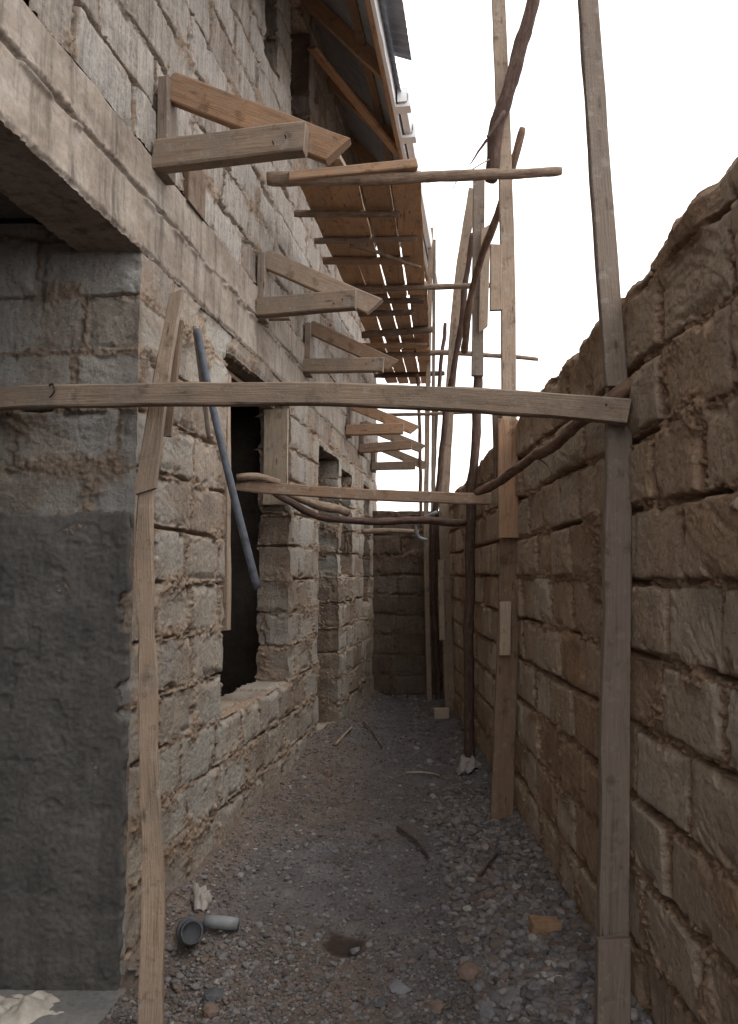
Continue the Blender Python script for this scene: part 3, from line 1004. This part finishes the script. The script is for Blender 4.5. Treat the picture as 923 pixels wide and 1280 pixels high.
def bracket(px, py, pytop, L, Ld, label, mat_arm, mat_br, hgt=0.105, dz=0.0):
    t, za = FW(px, py)
    _, zt_ = FW(px + 3, pytop)
    e = empty('timber_bracket', FC(t, 0.02, za), label, 'bracket', GB_BR)
    board('wall_post', [FC(t + 0.06, 0.035, za - 0.06), FC(t + 0.06, 0.035, zt_ - 0.01)], 0.10, 0.045, T, M['wood_grey'], e)
    board('arm', [FC(t, 0.02, za), FC(t, L, za + dz)], hgt, 0.07, ZV, mat_arm, e, cut=0.01)
    a, b_ = FC(t + 0.063, 0.03, zt_ - 0.02), FC(t + 0.066, Ld, za - 0.005)
    board('brace', [a, b_], hgt * 1.0, 0.05, ZV, mat_br, e, cut=0.05)
    for q in range(2):
        n0 = FC(t - 0.036, L - 0.07 - 0.05 * q, za + 0.01 * (-1) ** q)
        pole('nail', [n0, n0 - T * 0.018 + ZV * 0.004], 0.003, 0.003, M['nail'], e, knots=0, wob=0, step=0.01, seg=6)
    return e


bracket(190, 197, 92, 0.64, 0.76, 'largest timber bracket with orange brace above the beam, nearest of the row', M['wood'], M['wood_orange'], 0.118, 0.02)
bracket(318, 386, 316, 0.60, 0.70, 'second timber bracket with speckled pale brace, just above the dark window hole', M['wood'], M['wood'], 0.108, 0.02)
bracket(378, 458, 405, 0.60, 0.66, 'third timber bracket from the front, with plain flat arm and long brown brace', M['wood'], M['wood_brown'], 0.100, -0.015)
bracket(431, 538, 503, 0.56, 0.66, 'orange toned timber bracket hanging above the doorway hole', M['wood_orange'], M['wood_orange'], 0.10)
bracket(448, 561, 530, 0.56, 0.66, 'small timber bracket between the orange one and the farthest one', M['wood_brown'], M['wood'], 0.095, 0.03)
bracket(463, 583, 556, 0.52, 0.64, 'farthest and smallest timber bracket, near the end wall', M['wood'], M['wood'], 0.09)
# putlog stubs left in the wall
t, z = FW(240, 238)
o = board('timber_stub', [FC(t, 0.014, z - 0.10), FC(t, 0.014, z + 0.12)], 0.20, 0.03, T, M['wood_dark'])
tag(o, 'short dark board set flush in the wall just behind the largest bracket', 'timber')
t, z = FW(395, 372)
t, z = FW(333, 401)
o = board('timber_stub', [FC(t - .05, 0.02, z), FC(t - .03, 0.16, z)], 0.025, 0.05, ZV, M['wood_pale'])
tag(o, 'thin pale timber offcut lying under the arm of the second bracket', 'timber')

# ------------------------------------------------------------------ scaffold platform
PLZ = 3.70
GP = 'planks of the high scaffold platform'
xn0, xn1 = PZ(377, 235, PLZ), PZ(525, 235, PLZ)
xf0, xf1 = PZ(483, 480, PLZ), PZ(540, 480, PLZ)
yn, yf = xn0.y, xf0.y


def plat(fx_, y):
    k = (y - yn) / (yf - yn)
    l = xn0.x + (xf0.x - xn0.x) * k
    r = xn1.x + (xf1.x - xn1.x) * k
    return l + (r - l) * fx_


segs = [(yn - 0.08, 6.25, ['wood_bounce'] * 4), (6.1, 8.0, ['wood_bounce', 'wood_orange', 'wood_bounce', 'wood_orange']), (7.85, yf, ['wood_orange', 'wood_bounce', 'wood_orange', 'wood_bounce'])]
where = ['near length of the platform', 'middle length of the platform', 'far length of the platform']
pos4 = ['plank beside the wall', 'second plank from the wall', 'third plank from the wall', 'outermost plank']
for si, (ya, yb, ms) in enumerate(segs):
    for j in range(4):
        f = [0.12, 0.375, 0.63, 0.88][j]
        sh = random.uniform(-0.012, 0.012)
        a = Vector((plat(f, ya) + sh, ya + random.uniform(-.06, .06), PLZ + 0.016 + 0.034 * (si == 1) + random.uniform(0, .006)))
        b_ = Vector((plat(f, yb) - sh, yb + random.uniform(-.05, .05), PLZ + 0.016 + random.uniform(0, .006) + (0.034 if si == 1 else 0)))
        wn_ = (plat(1, ya) - plat(0, ya)) / 4
        wf_ = (plat(1, yb) - plat(0, yb)) / 4
        w_ = wn_ + [0.004, -0.006, -0.014, -0.004][j] * (1 if si == 0 else 1.6)
        o = board('scaffold_plank', [a, b_], w_, 0.026, Vector((1, -SLOPE, 0)), M[ms[j]], w2=wf_ - [0.004, 0.022, 0.012, 0.02][(j + si) % 4], rough=0.004)
        tag(o, f"{['orange brown', 'brown', 'dusty brown'][si]} {pos4[j]} on the {where[si]}", 'plank', GP)
for n_, (px0, px1, py, w_, mt, lb) in enumerate([(404, 512, 326, .10, 'wood_orange', 'flat orange crossboard under the platform between the bent stick and the middle pole'),
                                           (430, 530, 376, .09, 'wood_dark', 'flat dark crossboard just beyond the middle pole of the platform'),
                                           (452, 534, 432, .12, 'wood_orange', 'wide orange crossboard before the long far pole of the platform')]):
    a = PZ(px0, py, PLZ - 0.012)
    b_ = P(px1, py - 3, a.y); b_.z = a.z
    o = board('scaffold_plank', [a, b_], w_, 0.02, Vector((0, 1, 0)), M[mt])
    tag(o, lb, 'plank', GP)
o = board('scaffold_plank', [PZ(415, 196, PLZ + 0.07), PZ(440, 191, PLZ + 0.07) + Vector((0, .5, 0))], 0.10, 0.03, N, M['wood'])
tag(o, 'short loose plank lying on top of the near end of the platform', 'plank', GP)

GL = 'cross members carrying the scaffold platform'


def led(px0, py0, px1, py1, r, mat, label, z=None, D=None, r1=None, name='scaffold_pole', mids=()):
    z = PLZ - r - 0.004 if z is None else z
    if D is None:
        a = PZ(px0, py0, z)
        b_ = P(px1, py1, a.y)
    else:
        a, b_ = P(px0, py0, D), P(px1, py1, D)
    o = pole(name, [a] + [P(mx_, my_, a.y) for mx_, my_ in mids] + [b_], r, r1 or r, mat, wob=0.008)
    return tag(o, label, 'pole', GL)


led(334, 225, 702, 214, 0.042, M['bark'], 'thick split pole under the near edge of the platform, jutting right past the posts', r1=0.026, mids=((520, 221),))
t_ = PZ(345, 210, PLZ + 0.02).y
o = board('scaffold_plank', [P(362, 222, t_ - 0.02), P(521, 206, t_ - 0.02)], 0.05, 0.06, ZV, M['wood_orange'])
tag(o, 'short orange batten laid along the near edge of the platform', 'plank', GP)
led(368, 267, 500, 268, 0.022, M['bark'], 'thin pale pole, second cross member from the near edge of the platform')
led(393, 302, 522, 297, 0.022, M['wood'], 'thin brown pole, third cross member from the near edge of the platform')
o = pole('stick', [PZ(438, 308, PLZ - 0.06), PZ(470, 315, PLZ - 0.06), PZ(526, 334, PLZ - 0.05)], 0.016, 0.010, M['bark'])
tag(o, 'thin bent stick slung diagonally under the platform planks', 'stick')
led(436, 361, 615, 357, 0.028, M['bark'], 'round pole under the middle of the platform, ending at the pale splice board', r1=0.022)
led(448, 392, 518, 390, 0.026, M['wood_dark'], 'dark short cross member just beyond the middle pole of the platform')
led(452, 418, 541, 412, 0.034, M['wood_dark'], 'dark thick cross member under the far half of the platform')
led(455, 446, 673, 449, 0.034, M['bark'], 'long far pole jutting right beyond the orange post', r1=0.022, mids=((560, 441),))
led(468, 470, 556, 467, 0.030, M['bark_dark'], 'dark last cross member at the far end of the platform')
led(478, 519, 604, 515, 0.018, M['bark_red'], 'thin reddish pole crossing the sky below the far end of the platform', D=8.2)

# ------------------------------------------------------------------ posts along the boundary wall
GPOST = 'upright scaffold boards and poles along the boundary wall'
XV = Vector((1, 0, 0))


def post(name, pts, w, mat, label, t=0.035, wide=XV, cut=0.0, cat='post', w2=None):
    o = board(name, pts, w, t, wide, mat, cut=cut, w2=w2)
    return tag(o, label, cat, GPOST)


def gbase(px, D, dx=0.0):
    p = P(px, 1000, D)
    x = (px - CX) / FPX * D * 1.0 + dx
    return Vector((x, D, float(gh(x, D)) - 0.01))


post('scaffold_post', [P(770, 482, 2.47), P(752, 240, 2.47), P(727, -110, 2.47)], 0.069, M['wood_grey'], 'tall grey board rising from the wall top to the sky, nearest upright', w2=0.064)
b0 = P(766, 1306, 2.42)
post('scaffold_post', [Vector((b0.x, b0.y, float(gh(b0.x, b0.y)) - .01)), P(769, 900, 2.46), P(774, 486, 2.51)], 0.092, M['wood_slate'], 'wide grey brown board standing against the boundary wall below the long rail', w2=0.082)
b1 = P(766, 1306, 2.37)
post('scaffold_post', [Vector((b1.x, b1.y, float(gh(b1.x, b1.y)) - .01)), P(766, 1172, 2.39)], 0.098, M['wood_grey'], 'short foot board nailed at the bottom of the wide grey board', cut=0.01)

post('scaffold_post', [P(637, 655, 4.46), P(634, 300, 4.46), P(621, -60, 4.46)], 0.086, M['wood'], 'tall brown board rising behind the thick dark branch', w2=0.080)
post('scaffold_post', [P(636, 672, 4.40), P(635, 524, 4.40)], 0.115, M['wood_orange'], 'short orange board lapped over the joint of the tall brown board', t=0.028)
bb = P(627, 1026, 4.42)
post('scaffold_post', [Vector((bb.x, bb.y, float(gh(bb.x, bb.y)) - .01)), P(633, 850, 4.44), P(638, 660, 4.47)], 0.125, M['wood_brown'], 'broad brown board standing on the rubble against the boundary wall', w2=0.110)
post('timber_splice', [P(620, 388, 4.42), P(620, 307, 4.42)], 0.068, M['wood'], 'short splice board nailed beside the tall brown board, high in the sky', cat='splice')
post('timber_splice', [P(631, 818, 4.37), P(632, 752, 4.37)], 0.062, M['wood_pale'], 'small pale splice block on the broad board in the shade', t=0.03, cat='splice')
post('timber_splice', [P(623, 602, 4.5), P(621, 518, 4.5)], 0.05, M['wood_dark'], 'small dark splice behind the orange lap board', cat='splice')
bk_ = P(652, 1000, 4.75)
post('scaffold_post', [Vector((bk_.x, bk_.y, float(gh(bk_.x, bk_.y)))), P(650, 690, 4.75)], 0.05, M['wood_grey'], 'narrow dark board against the wall just right of the broad board')

o = pole('branch', [P(674, -70, 4.35), P(664, 10, 4.35), P(650, 62, 4.36), P(634, 118, 4.38), P(622, 160, 4.4), P(614, 226, 4.42)], 0.044, 0.040, M['bark_dark'], knots=0.2, wob=0.014)
tag(o, 'thick dark bark covered branch leaning across the tall brown board', 'branch')
pole('twig', [P(630, 140, 4.36), P(608, 175, 4.3), P(597, 190, 4.3), P(586, 206, 4.28)], 0.016, 0.003, M['bark_dark'], o, wob=0.01)
pole('twig', [P(612, 200, 4.34), P(590, 214, 4.3), P(575, 222, 4.3), P(560, 252, 4.3)], 0.004, 0.002, M['bark'], o, wob=0.01)
o = pole('branch', [P(654, 160, 4.62), P(640, 212, 4.7), P(622, 268, 4.9), P(601, 325, 5.3), P(587, 380, 5.6), P(580, 440, 5.9)], 0.024, 0.028, M['bark_red'], knots=0.16)
tag(o, 'thin brown branch slanting down behind the tall board', 'branch')

post('scaffold_post', [P(597, 470, 5.72), P(599, 225, 5.72)], 0.088, M['wood_grey'], 'grey board standing in the sky left of the tall brown board')
post('timber_splice', [P(604, 412, 5.66), P(607, 285, 5.66)], 0.07, M['wood'], 'long splice board with slanted foot beside the grey board', cut=0.05, cat='splice')
pb_ = P(586, 946, 5.8)
o = pole('scaffold_pole', [Vector((pb_.x, pb_.y, float(gh(pb_.x, pb_.y)) - .02)), P(588, 800, 5.8), P(590, 620, 5.79), P(594, 540, 5.78), P(597, 455, 5.76)], 0.040, 0.034, M['bark_dark'], wob=0.02)
tag(o, 'dark round pole standing on the ground and rising to the grey board', 'pole', GPOST)
pc = P(571, 935, 5.6)

pd = P(563, 890, 7.8)
post('scaffold_post', [Vector((pd.x, pd.y, float(gh(pd.x, pd.y)) - .01)), P(557, 714, 7.75), P(556, 612, 7.7), P(572, 375, 7.55), P(592, 236, 7.4)], 0.098, M['wood'], 'long brown board leaning right, far down the passage')
post('timber_splice', [P(553, 800, 7.6), P(551, 700, 7.6)], 0.055, M['wood_pale'], 'small pale splice low on the long leaning board', cat='splice')
o = pole('branch', [P(592, 292, 6.9), P(583, 350, 7.0), P(579, 396, 7.1), P(566, 470, 7.3), P(553, 560, 7.5), P(545, 640, 7.6)], 0.026, 0.030, M['bark_dark'], knots=0.2, wob=0.02)
tag(o, 'dark crooked branch along the left edge of the long leaning board', 'branch')
pe = P(537, 870, 8.4)
post('scaffold_post', [Vector((pe.x, pe.y, float(gh(pe.x, pe.y)))), P(533, 640, 8.35), P(539, 285, 8.2)], 0.052, M['wood'], 'slim brown board beyond the platform edge, leftmost upright', t=0.03)
post('scaffold_post', [P(541, 655, 8.5), P(543, 300, 8.3)], 0.035, M['wood_grey'], 'slim grey batten just right of the slim brown board', t=0.03)
pf = P(548, 868, 8.55)
o = pole('scaffold_pole', [Vector((pf.x, pf.y, 0)), P(541, 640, 8.5), P(550, 480, 8.5), P(558, 404, 8.5)], 0.028, 0.022, M['bark_dark'], wob=0.02)
tag(o, 'thin dark pole between the slim battens and the leaning board', 'pole', GPOST)
o = pole('scaffold_pole', [P(526, 660, 8.6), P(524, 500, 8.6), P(521, 468, 8.6)], 0.02, 0.02, M['bark_red'], wob=0.012)
tag(o, 'short thin reddish pole under the far end of the platform', 'pole', GPOST)
o = board('timber_block', [P(543, 903, 7.45), P(561, 903, 7.45)], 0.10, 0.08, ZV, M['wood_pale'])
o.location.z = float(gh(o.location.x, o.location.y)) + 0.05
tag(o, 'small pale block on the ground at the foot of the leaning board', 'block')

# ------------------------------------------------------------------ rails across the passage
e = board('cross_rail', [P(-45, 500, 2.80), P(110, 495, 2.76), P(400, 493, 2.62), P(640, 504, 2.50), P(786, 516, 2.42)], 0.078, 0.05, ZV, M['wood'], rough=0.003)
tag(e, 'long pale timber rail across the whole passage, nearest the camera', 'rail')
pole('bent_nail', [P(62, 482, 2.74), P(66, 480, 2.725), P(68, 490, 2.72), P(62, 497, 2.725)], 0.004, 0.003, M['nail'], e, knots=0, wob=0, step=0.01, seg=6)
for nx_, ny_ in ((756, 508), (769, 521)):
    n0 = P(nx_, ny_, 2.42)
    pole('nail', [n0, n0 + Vector((0.002, -0.012, 0.003))], 0.0035, 0.0035, M['nail'], e, knots=0, wob=0, step=0.005, seg=6)
pole('splinter', [P(655, 494, 2.49), P(690, 492, 2.475), P(712, 499, 2.47)], 0.004, 0.002, M['bark'], e, wob=0.004, step=0.02, seg=6)
e = board('cross_rail', [P(296, 607, 4.25), P(450, 618, 4.3), P(612, 624, 4.36)], 0.062, 0.045, ZV, M['wood_brown'])
tag(e, 'brown timber rail from the window hole to the broad board', 'rail')
o = pole('branch', [P(596, 616, 4.25), P(622, 604, 4.05), P(660, 575, 3.5), P(692, 556, 3.1), P(722, 530, 2.85), P(752, 503, 2.53), P(772, 486, 2.46), P(788, 474, 2.45)], 0.022, 0.025, M['bark_red'], knots=0.30, wob=0.015)
tag(o, 'crooked branch tying the brown rail to the nearest upright', 'branch')
pole('twig', [P(672, 572, 3.4), P(685, 583, 3.3), P(692, 600, 3.25)], 0.004, 0.002, M['bark'], o, wob=0.01)
o = pole('log_stub', [P(296, 598, 4.2), P(322, 597, 4.22), P(350, 603, 4.26)], 0.024, 0.016, M['bark'], knots=0.25)
tag(o, 'short peeled log end resting on the brown rail in the window hole', 'log')
o = pole('scaffold_pole', [P(340, 614, 4.9), P(362, 628, 5.0), P(406, 646, 5.2), P(480, 650, 5.4), P(582, 652, 5.65)], 0.022, 0.028, M['bark_dark'], knots=0.2, wob=0.02)
tag(o, 'dark sagging pole across the passage just behind the brown rail', 'pole')
o = pole('branch', [P(352, 612, 5.05), P(385, 628, 5.15), P(412, 634, 5.2), P(436, 642, 5.3)], 0.024, 0.030, M['bark'], knots=0.3, wob=0.03)
tag(o, 'short knobbly branch lashed on the dark sagging pole near the window hole', 'branch')
o = pole('scaffold_pole', [P(452, 664, 7.3), P(490, 663, 7.3), P(524, 665, 7.3)], 0.024, 0.024, M['bark'])
tag(o, 'short pale pole deep in the passage below the dark sagging pole', 'pole')
o = pole('plastic_pipe', [P(546, 640, 7.0), P(524, 652, 7.1), P(520, 662, 7.1), P(524, 672, 7.1), P(534, 675, 7.1)], 0.018, 0.018, M['pvc'], knots=0, wob=0)
tag(o, 'pale bent pipe end hooked round the slim battens', 'pipe')

# ------------------------------------------------------------------ boards and pipe by the near corner
GC = 'boards at the near corner of the building'
o = board('corner_board', [P(182, 614, 2.78), P(196, 520, 2.80), P(208, 440, 2.83), P(222, 366, 2.86)], 0.072, 0.028, XV, M['wood'], cut=0.03, w2=0.045)
tag(o, 'upper leaning board with slanted foot at the near building corner', 'board', GC)
pg = P(187, 1300, 2.62)
o = board('corner_board', [Vector((pg.x, pg.y, float(gh(pg.x, pg.y)) - .02)), P(192, 1150, 2.68), P(191, 1060, 2.72), P(186, 930, 2.76), P(184, 800, 2.79), P(180, 700, 2.80), P(183, 600, 2.80)], 0.074, 0.03, XV, M['wood'], w2=0.050, rough=0.009)
tag(o, 'long wavy edged board standing on the ground at the near building corner', 'board', GC)
o = board('corner_board', [P(209, 545, 2.87), P(222, 400, 2.885)], 0.035, 0.02, XV, M['wood_dark'], w2=0.05)
tag(o, 'narrow brown lath tucked behind the upper leaning board', 'board', GC)
def tube(name, pts, r, mat, parent=None): return pole(name, pts, r, r, mat, parent, knots=0.0, wob=0.0, seg=18)
o = tube('plastic_pipe', [P(247, 412, 3.36), P(262, 490, 3.32), P(290, 610, 3.27), P(322, 736, 3.25)], 0.0165, M['pipe'])
tag(o, 'long blue grey pipe hanging diagonally across the window hole', 'pipe')
o = pole('lath', [P(243, 408, 3.38), P(262, 548, 3.33)], 0.011, 0.010, M['wood_grey'], knots=.1)
tag(o, 'thin grey rod hanging beside the top of the blue grey pipe', 'rod')

# timber left in the window hole and doorway
tA, _ = FW(284, 600); tB, _ = FW(364, 600)
o = board('formwork_board', [FC(tA + 0.02, -0.16, 2.53), FC(tB - 0.02, -0.16, 2.53)], 0.09, 0.025, N, M['wood'])
tag(o, 'flat formwork board under the head of the large window hole', 'board')
o = board('formwork_board', [FC(tB - 0.03, -0.10, 1.86), FC(tB - 0.03, -0.10, 2.515)], 0.17, 0.025, N, M['wood_pale'])
tag(o, 'pale upright board against the far side of the large window hole', 'board')
o = board('formwork_board', [FC(tA + 0.07, -0.03, 1.10), FC(tA + 0.05, -0.04, 2.44)], 0.06, 0.05, N, M['wood'])
tag(o, 'narrow upright batten on the near side of the large window hole', 'board')

# ------------------------------------------------------------------ loose things on the ground
def gpt(px, py, lift=0.0):
    z = 0.0
    for _ in range(6):
        p = PZ(px, py, z)
        z = float(gh(p.x, p.y))
    return Vector((p.x, p.y, z + lift))


def rock(px, py, wpx, mat, label, flat=0.6, seed=1, name='stone', lift=0.08, cat='stone', grp='loose stones on the passage floor'):
    p = gpt(px, py)
    s = wpx * p.y / FPX / 2
    vv, ff = rock_shape(np.random.RandomState(seed), 2, flat)
    a = seed * 1.7
    R = np.array([[math.cos(a), -math.sin(a), 0], [math.sin(a), math.cos(a), 0], [0, 0, 1]])
    vv = (vv * s) @ R.T
    o = from_pydata(name, vv, [tuple(int(i) for i in q) for q in ff], mat, None, p + Vector((0, 0, s * lift)))
    return tag(o, label, cat, grp)


def chunk(px, py, w, d_, h_, rot, mat, name, label, cat):
    p = gpt(px, py)
    bm = bmesh.new()
    bmesh.ops.create_cube(bm, size=1)
    bmesh.ops.subdivide_edges(bm, edges=bm.edges[:], cuts=5, use_grid_fill=True)
    for q in bm.verts:
        q.co = Vector((q.co.x * w, q.co.y * d_, q.co.z * h_))
        k = max(abs(q.co.x) / w, abs(q.co.y) / d_, abs(q.co.z) / h_) * 2
        n_ = float(fbm(q.co.x * 30 + px, q.co.y * 30 + q.co.z * 22, 3, 5))
        q.co *= 1 + 0.10 * n_
        cr = sum(abs(c) > 0.47 * s for c, s in zip(q.co, (w, d_, h_)))
        if cr >= 2: q.co *= 0.95
    me = bpy.data.meshes.new(name); bm.to_mesh(me); bm.free()
    me.materials.append(mat)
    o = bpy.data.objects.new(name, me); COL.objects.link(o)
    o.location = p + Vector((0, 0, h_ * 0.4)); o.rotation_euler = (0.1, 0.08, rot)
    return tag(o, label, cat)


chunk(681, 1168, 0.115, 0.07, 0.06, 0.1, M['brick'], 'broken_brick', 'orange brown broken block piece among grey stones near the nearest upright', 'brick')
rock(500, 1236, 34, M['rock'], 'flat grey stone lying low in the middle of the passage', 0.4, 4)
rock(694, 1230, 30, M['rock_pale'], 'palest angular stone near the foot of the nearest upright', 0.7, 5)
rock(268, 1246, 30, M['rock_dark'], 'dark rounded stone left of the passage, near the corner board', 0.7, 6)
rock(264, 1268, 34, M['rock_brown'], 'red brown stone just below the dark rounded stone', 0.6, 7)
rock(586, 1218, 34, M['rock_brown'], 'large brown clod in the lower middle of the rubble', 0.6, 8)
rock(545, 1262, 26, M['rock_brown'], 'small brown upright clod at the bottom edge, below the large clod', 0.9, 9)
rock(640, 1250, 46, M['rock'], 'big grey stone between the brown clod and the palest stone', 0.6, 10)
rock(612, 1268, 40, M['rock'], 'grey flat stone at the bottom edge right of the brown clod', 0.5, 12)
rock(722, 1262, 36, M['rock_dark'], 'dark stone touching the foot of the nearest upright', 0.6, 13)
rock(410, 967, 18, M['rock_brown'], 'brown stone lying on the mound below the doorway hole', 0.7, 14)
rock(445, 1190, 22, M['rock'], 'small grey stone beside the dark hollow', 0.6, 15)
rock(667, 1095, 22, M['rock'], 'grey stone against the wall foot above the orange block piece', 0.6, 16)
rock(475, 1253, 24, M['rock_dark'], 'dark stone left of the flat grey stone', 0.6, 18)

vv, ff = rock_shape(np.random.RandomState(44), 3, 0.9)
vv = vv + 0.16 * fbm(vv[:, :1] * 5 + vv[:, 2:] * 3, vv[:, 1:2] * 5, 3, 9)
pl = P(917, 632, 1.76)
o = from_pydata('mortar_lump', vv * np.array([.016, .030, .040]), [tuple(int(i) for i in q) for q in ff], simple('dry_mortar', (.30, .235, .18), 0.95, 0.6, 30, 0, 0.9), None, (RWX - 0.006, pl.y, pl.z), True)
tag(o, 'whitish dried mortar lump sticking out of the brown boundary wall', 'mortar')
# pipes by the wall foot
p0, p1 = gpt(256, 1166, 0.04), gpt(298, 1166, 0.035)
p1.y = p0.y - 0.02
o = tube('plastic_pipe', [p0, p1], 0.025, M['pvc'])
tag(o, 'short grey pipe offcut lying by the foot of the building', 'pipe')
c0 = gpt(238, 1192, 0.055)
bm = bmesh.new()
prof_ = [(0.0, 0.03), (0.036, 0.03), (0.036, 0.055), (0.042, 0.055), (0.042, -0.01), (0.050, -0.015), (0.050, -0.055), (0.044, -0.055), (0.038, 0.02), (0.0, 0.02)]
vs_ = [[bm.verts.new((r_ * math.cos(a), r_ * math.sin(a), z_)) for a in [2 * math.pi * i / 24 for i in range(24)]] for r_, z_ in prof_]
for i in range(len(prof_) - 1):
    for j in range(24):
        try: bm.faces.new((vs_[i][j], vs_[i][(j + 1) % 24], vs_[i + 1][(j + 1) % 24], vs_[i + 1][j]))
        except ValueError: pass
bmesh.ops.remove_doubles(bm, verts=bm.verts[:], dist=1e-5)
me = bpy.data.meshes.new('pipe_cap'); bm.to_mesh(me); bm.free(); me.materials.append(M['pvc_dark'])
o = bpy.data.objects.new('pipe_cap', me); COL.objects.link(o)
o.location = c0; o.rotation_euler = (math.radians(70), math.radians(10), math.radians(15))
tag(o, 'dark round pipe socket lying by the foot of the building', 'pipe fitting')


def crumple(name, px, py, sx, sy, hz, mat, label, cat, seed, rot=0.0, extra=0.0, n=36):
    p = gpt(px, py)
    u = np.linspace(-1, 1, n)
    U, V_ = np.meshgrid(u, u)
    rr = np.hypot(U, V_)
    a = np.arctan2(V_, U)
    lim = 0.75 + 0.3 * fbm(np.cos(a) * 1.6 + seed, np.sin(a) * 1.6, 3, seed)
    fall = sstep(lim + 0.12, lim - 0.35, rr)
    hx = hz * (0.35 + 0.9 * np.abs(fbm(U * 2.1 + seed, V_ * 2.1, 4, seed + 3)) + 0.5 * fbm(U * 4 + seed, V_ * 4, 3, seed + 5)) * fall
    c_, s_ = math.cos(rot), math.sin(rot)
    lx = (U * c_ - V_ * s_) * sx + 0.15 * sx * fbm(U * 3, V_ * 3, 2, seed + 6)
    ly = (U * s_ + V_ * c_) * sy + 0.15 * sy * fbm(U * 3, V_ * 3, 2, seed + 7)
    gz = gh(p.x + lx, p.y + ly) - p.z
    g = GB()
    pos = np.stack([lx, ly, gz + hx + 0.006 + extra], -1)
    msk = (rr < lim)[:-1, :-1]
    g.grid(pos, None, msk)
    o = g.build(name, mat)
    o.location = p
    sm = o.modifiers.new('thickness', 'SOLIDIFY'); sm.thickness = 0.003
    return tag(o, label, cat)


crumple('cloth_rag', 252, 1128, 0.055, 0.11, 0.06, M['rag'], 'dirty white crumpled rag against the foot of the building', 'rag', 3, 0.1)
crumple('torn_paper_bag', 585, 965, 0.11, 0.10, 0.11, M['rag'], 'crumpled pale paper bag at the foot of the dark round pole', 'bag', 8, 0.5)
crumple('cement_bag', 20, 1285, 0.22, 0.17, 0.07, M['sack'], 'pale empty cement bag on the porch floor in the corner', 'bag', 12, 0.2, 0.03)
for (a, b_, r_, mt, lb) in [((508, 972), (550, 973), 0.007, M['wood_pale'], 'thin pale stick lying across the passage floor'),
                            ((497, 1038), (536, 1078), 0.009, M['bark_dark'], 'dark thin stick lying slanted on the rubble'),
                            ((600, 1100), (622, 1072), 0.008, M['bark_dark'], 'short dark twig on the rubble near the broad board'),
                            ((455, 905), (478, 935), 0.010, M['bark_red'], 'brown stick on the ground beside the mound'),
                            ((420, 930), (440, 912), 0.012, M['wood'], 'small wood offcut on the mound by the doorway hole')]:
    p0, p1 = gpt(*a, r_ + 0.012), gpt(*b_, r_ + 0.012)
    o = pole('stick', [p0, p0.lerp(p1, 0.5) + Vector((0.01, 0.01, 0.008)), p1], r_, r_ * 0.7, mt)
    tag(o, lb, 'stick')
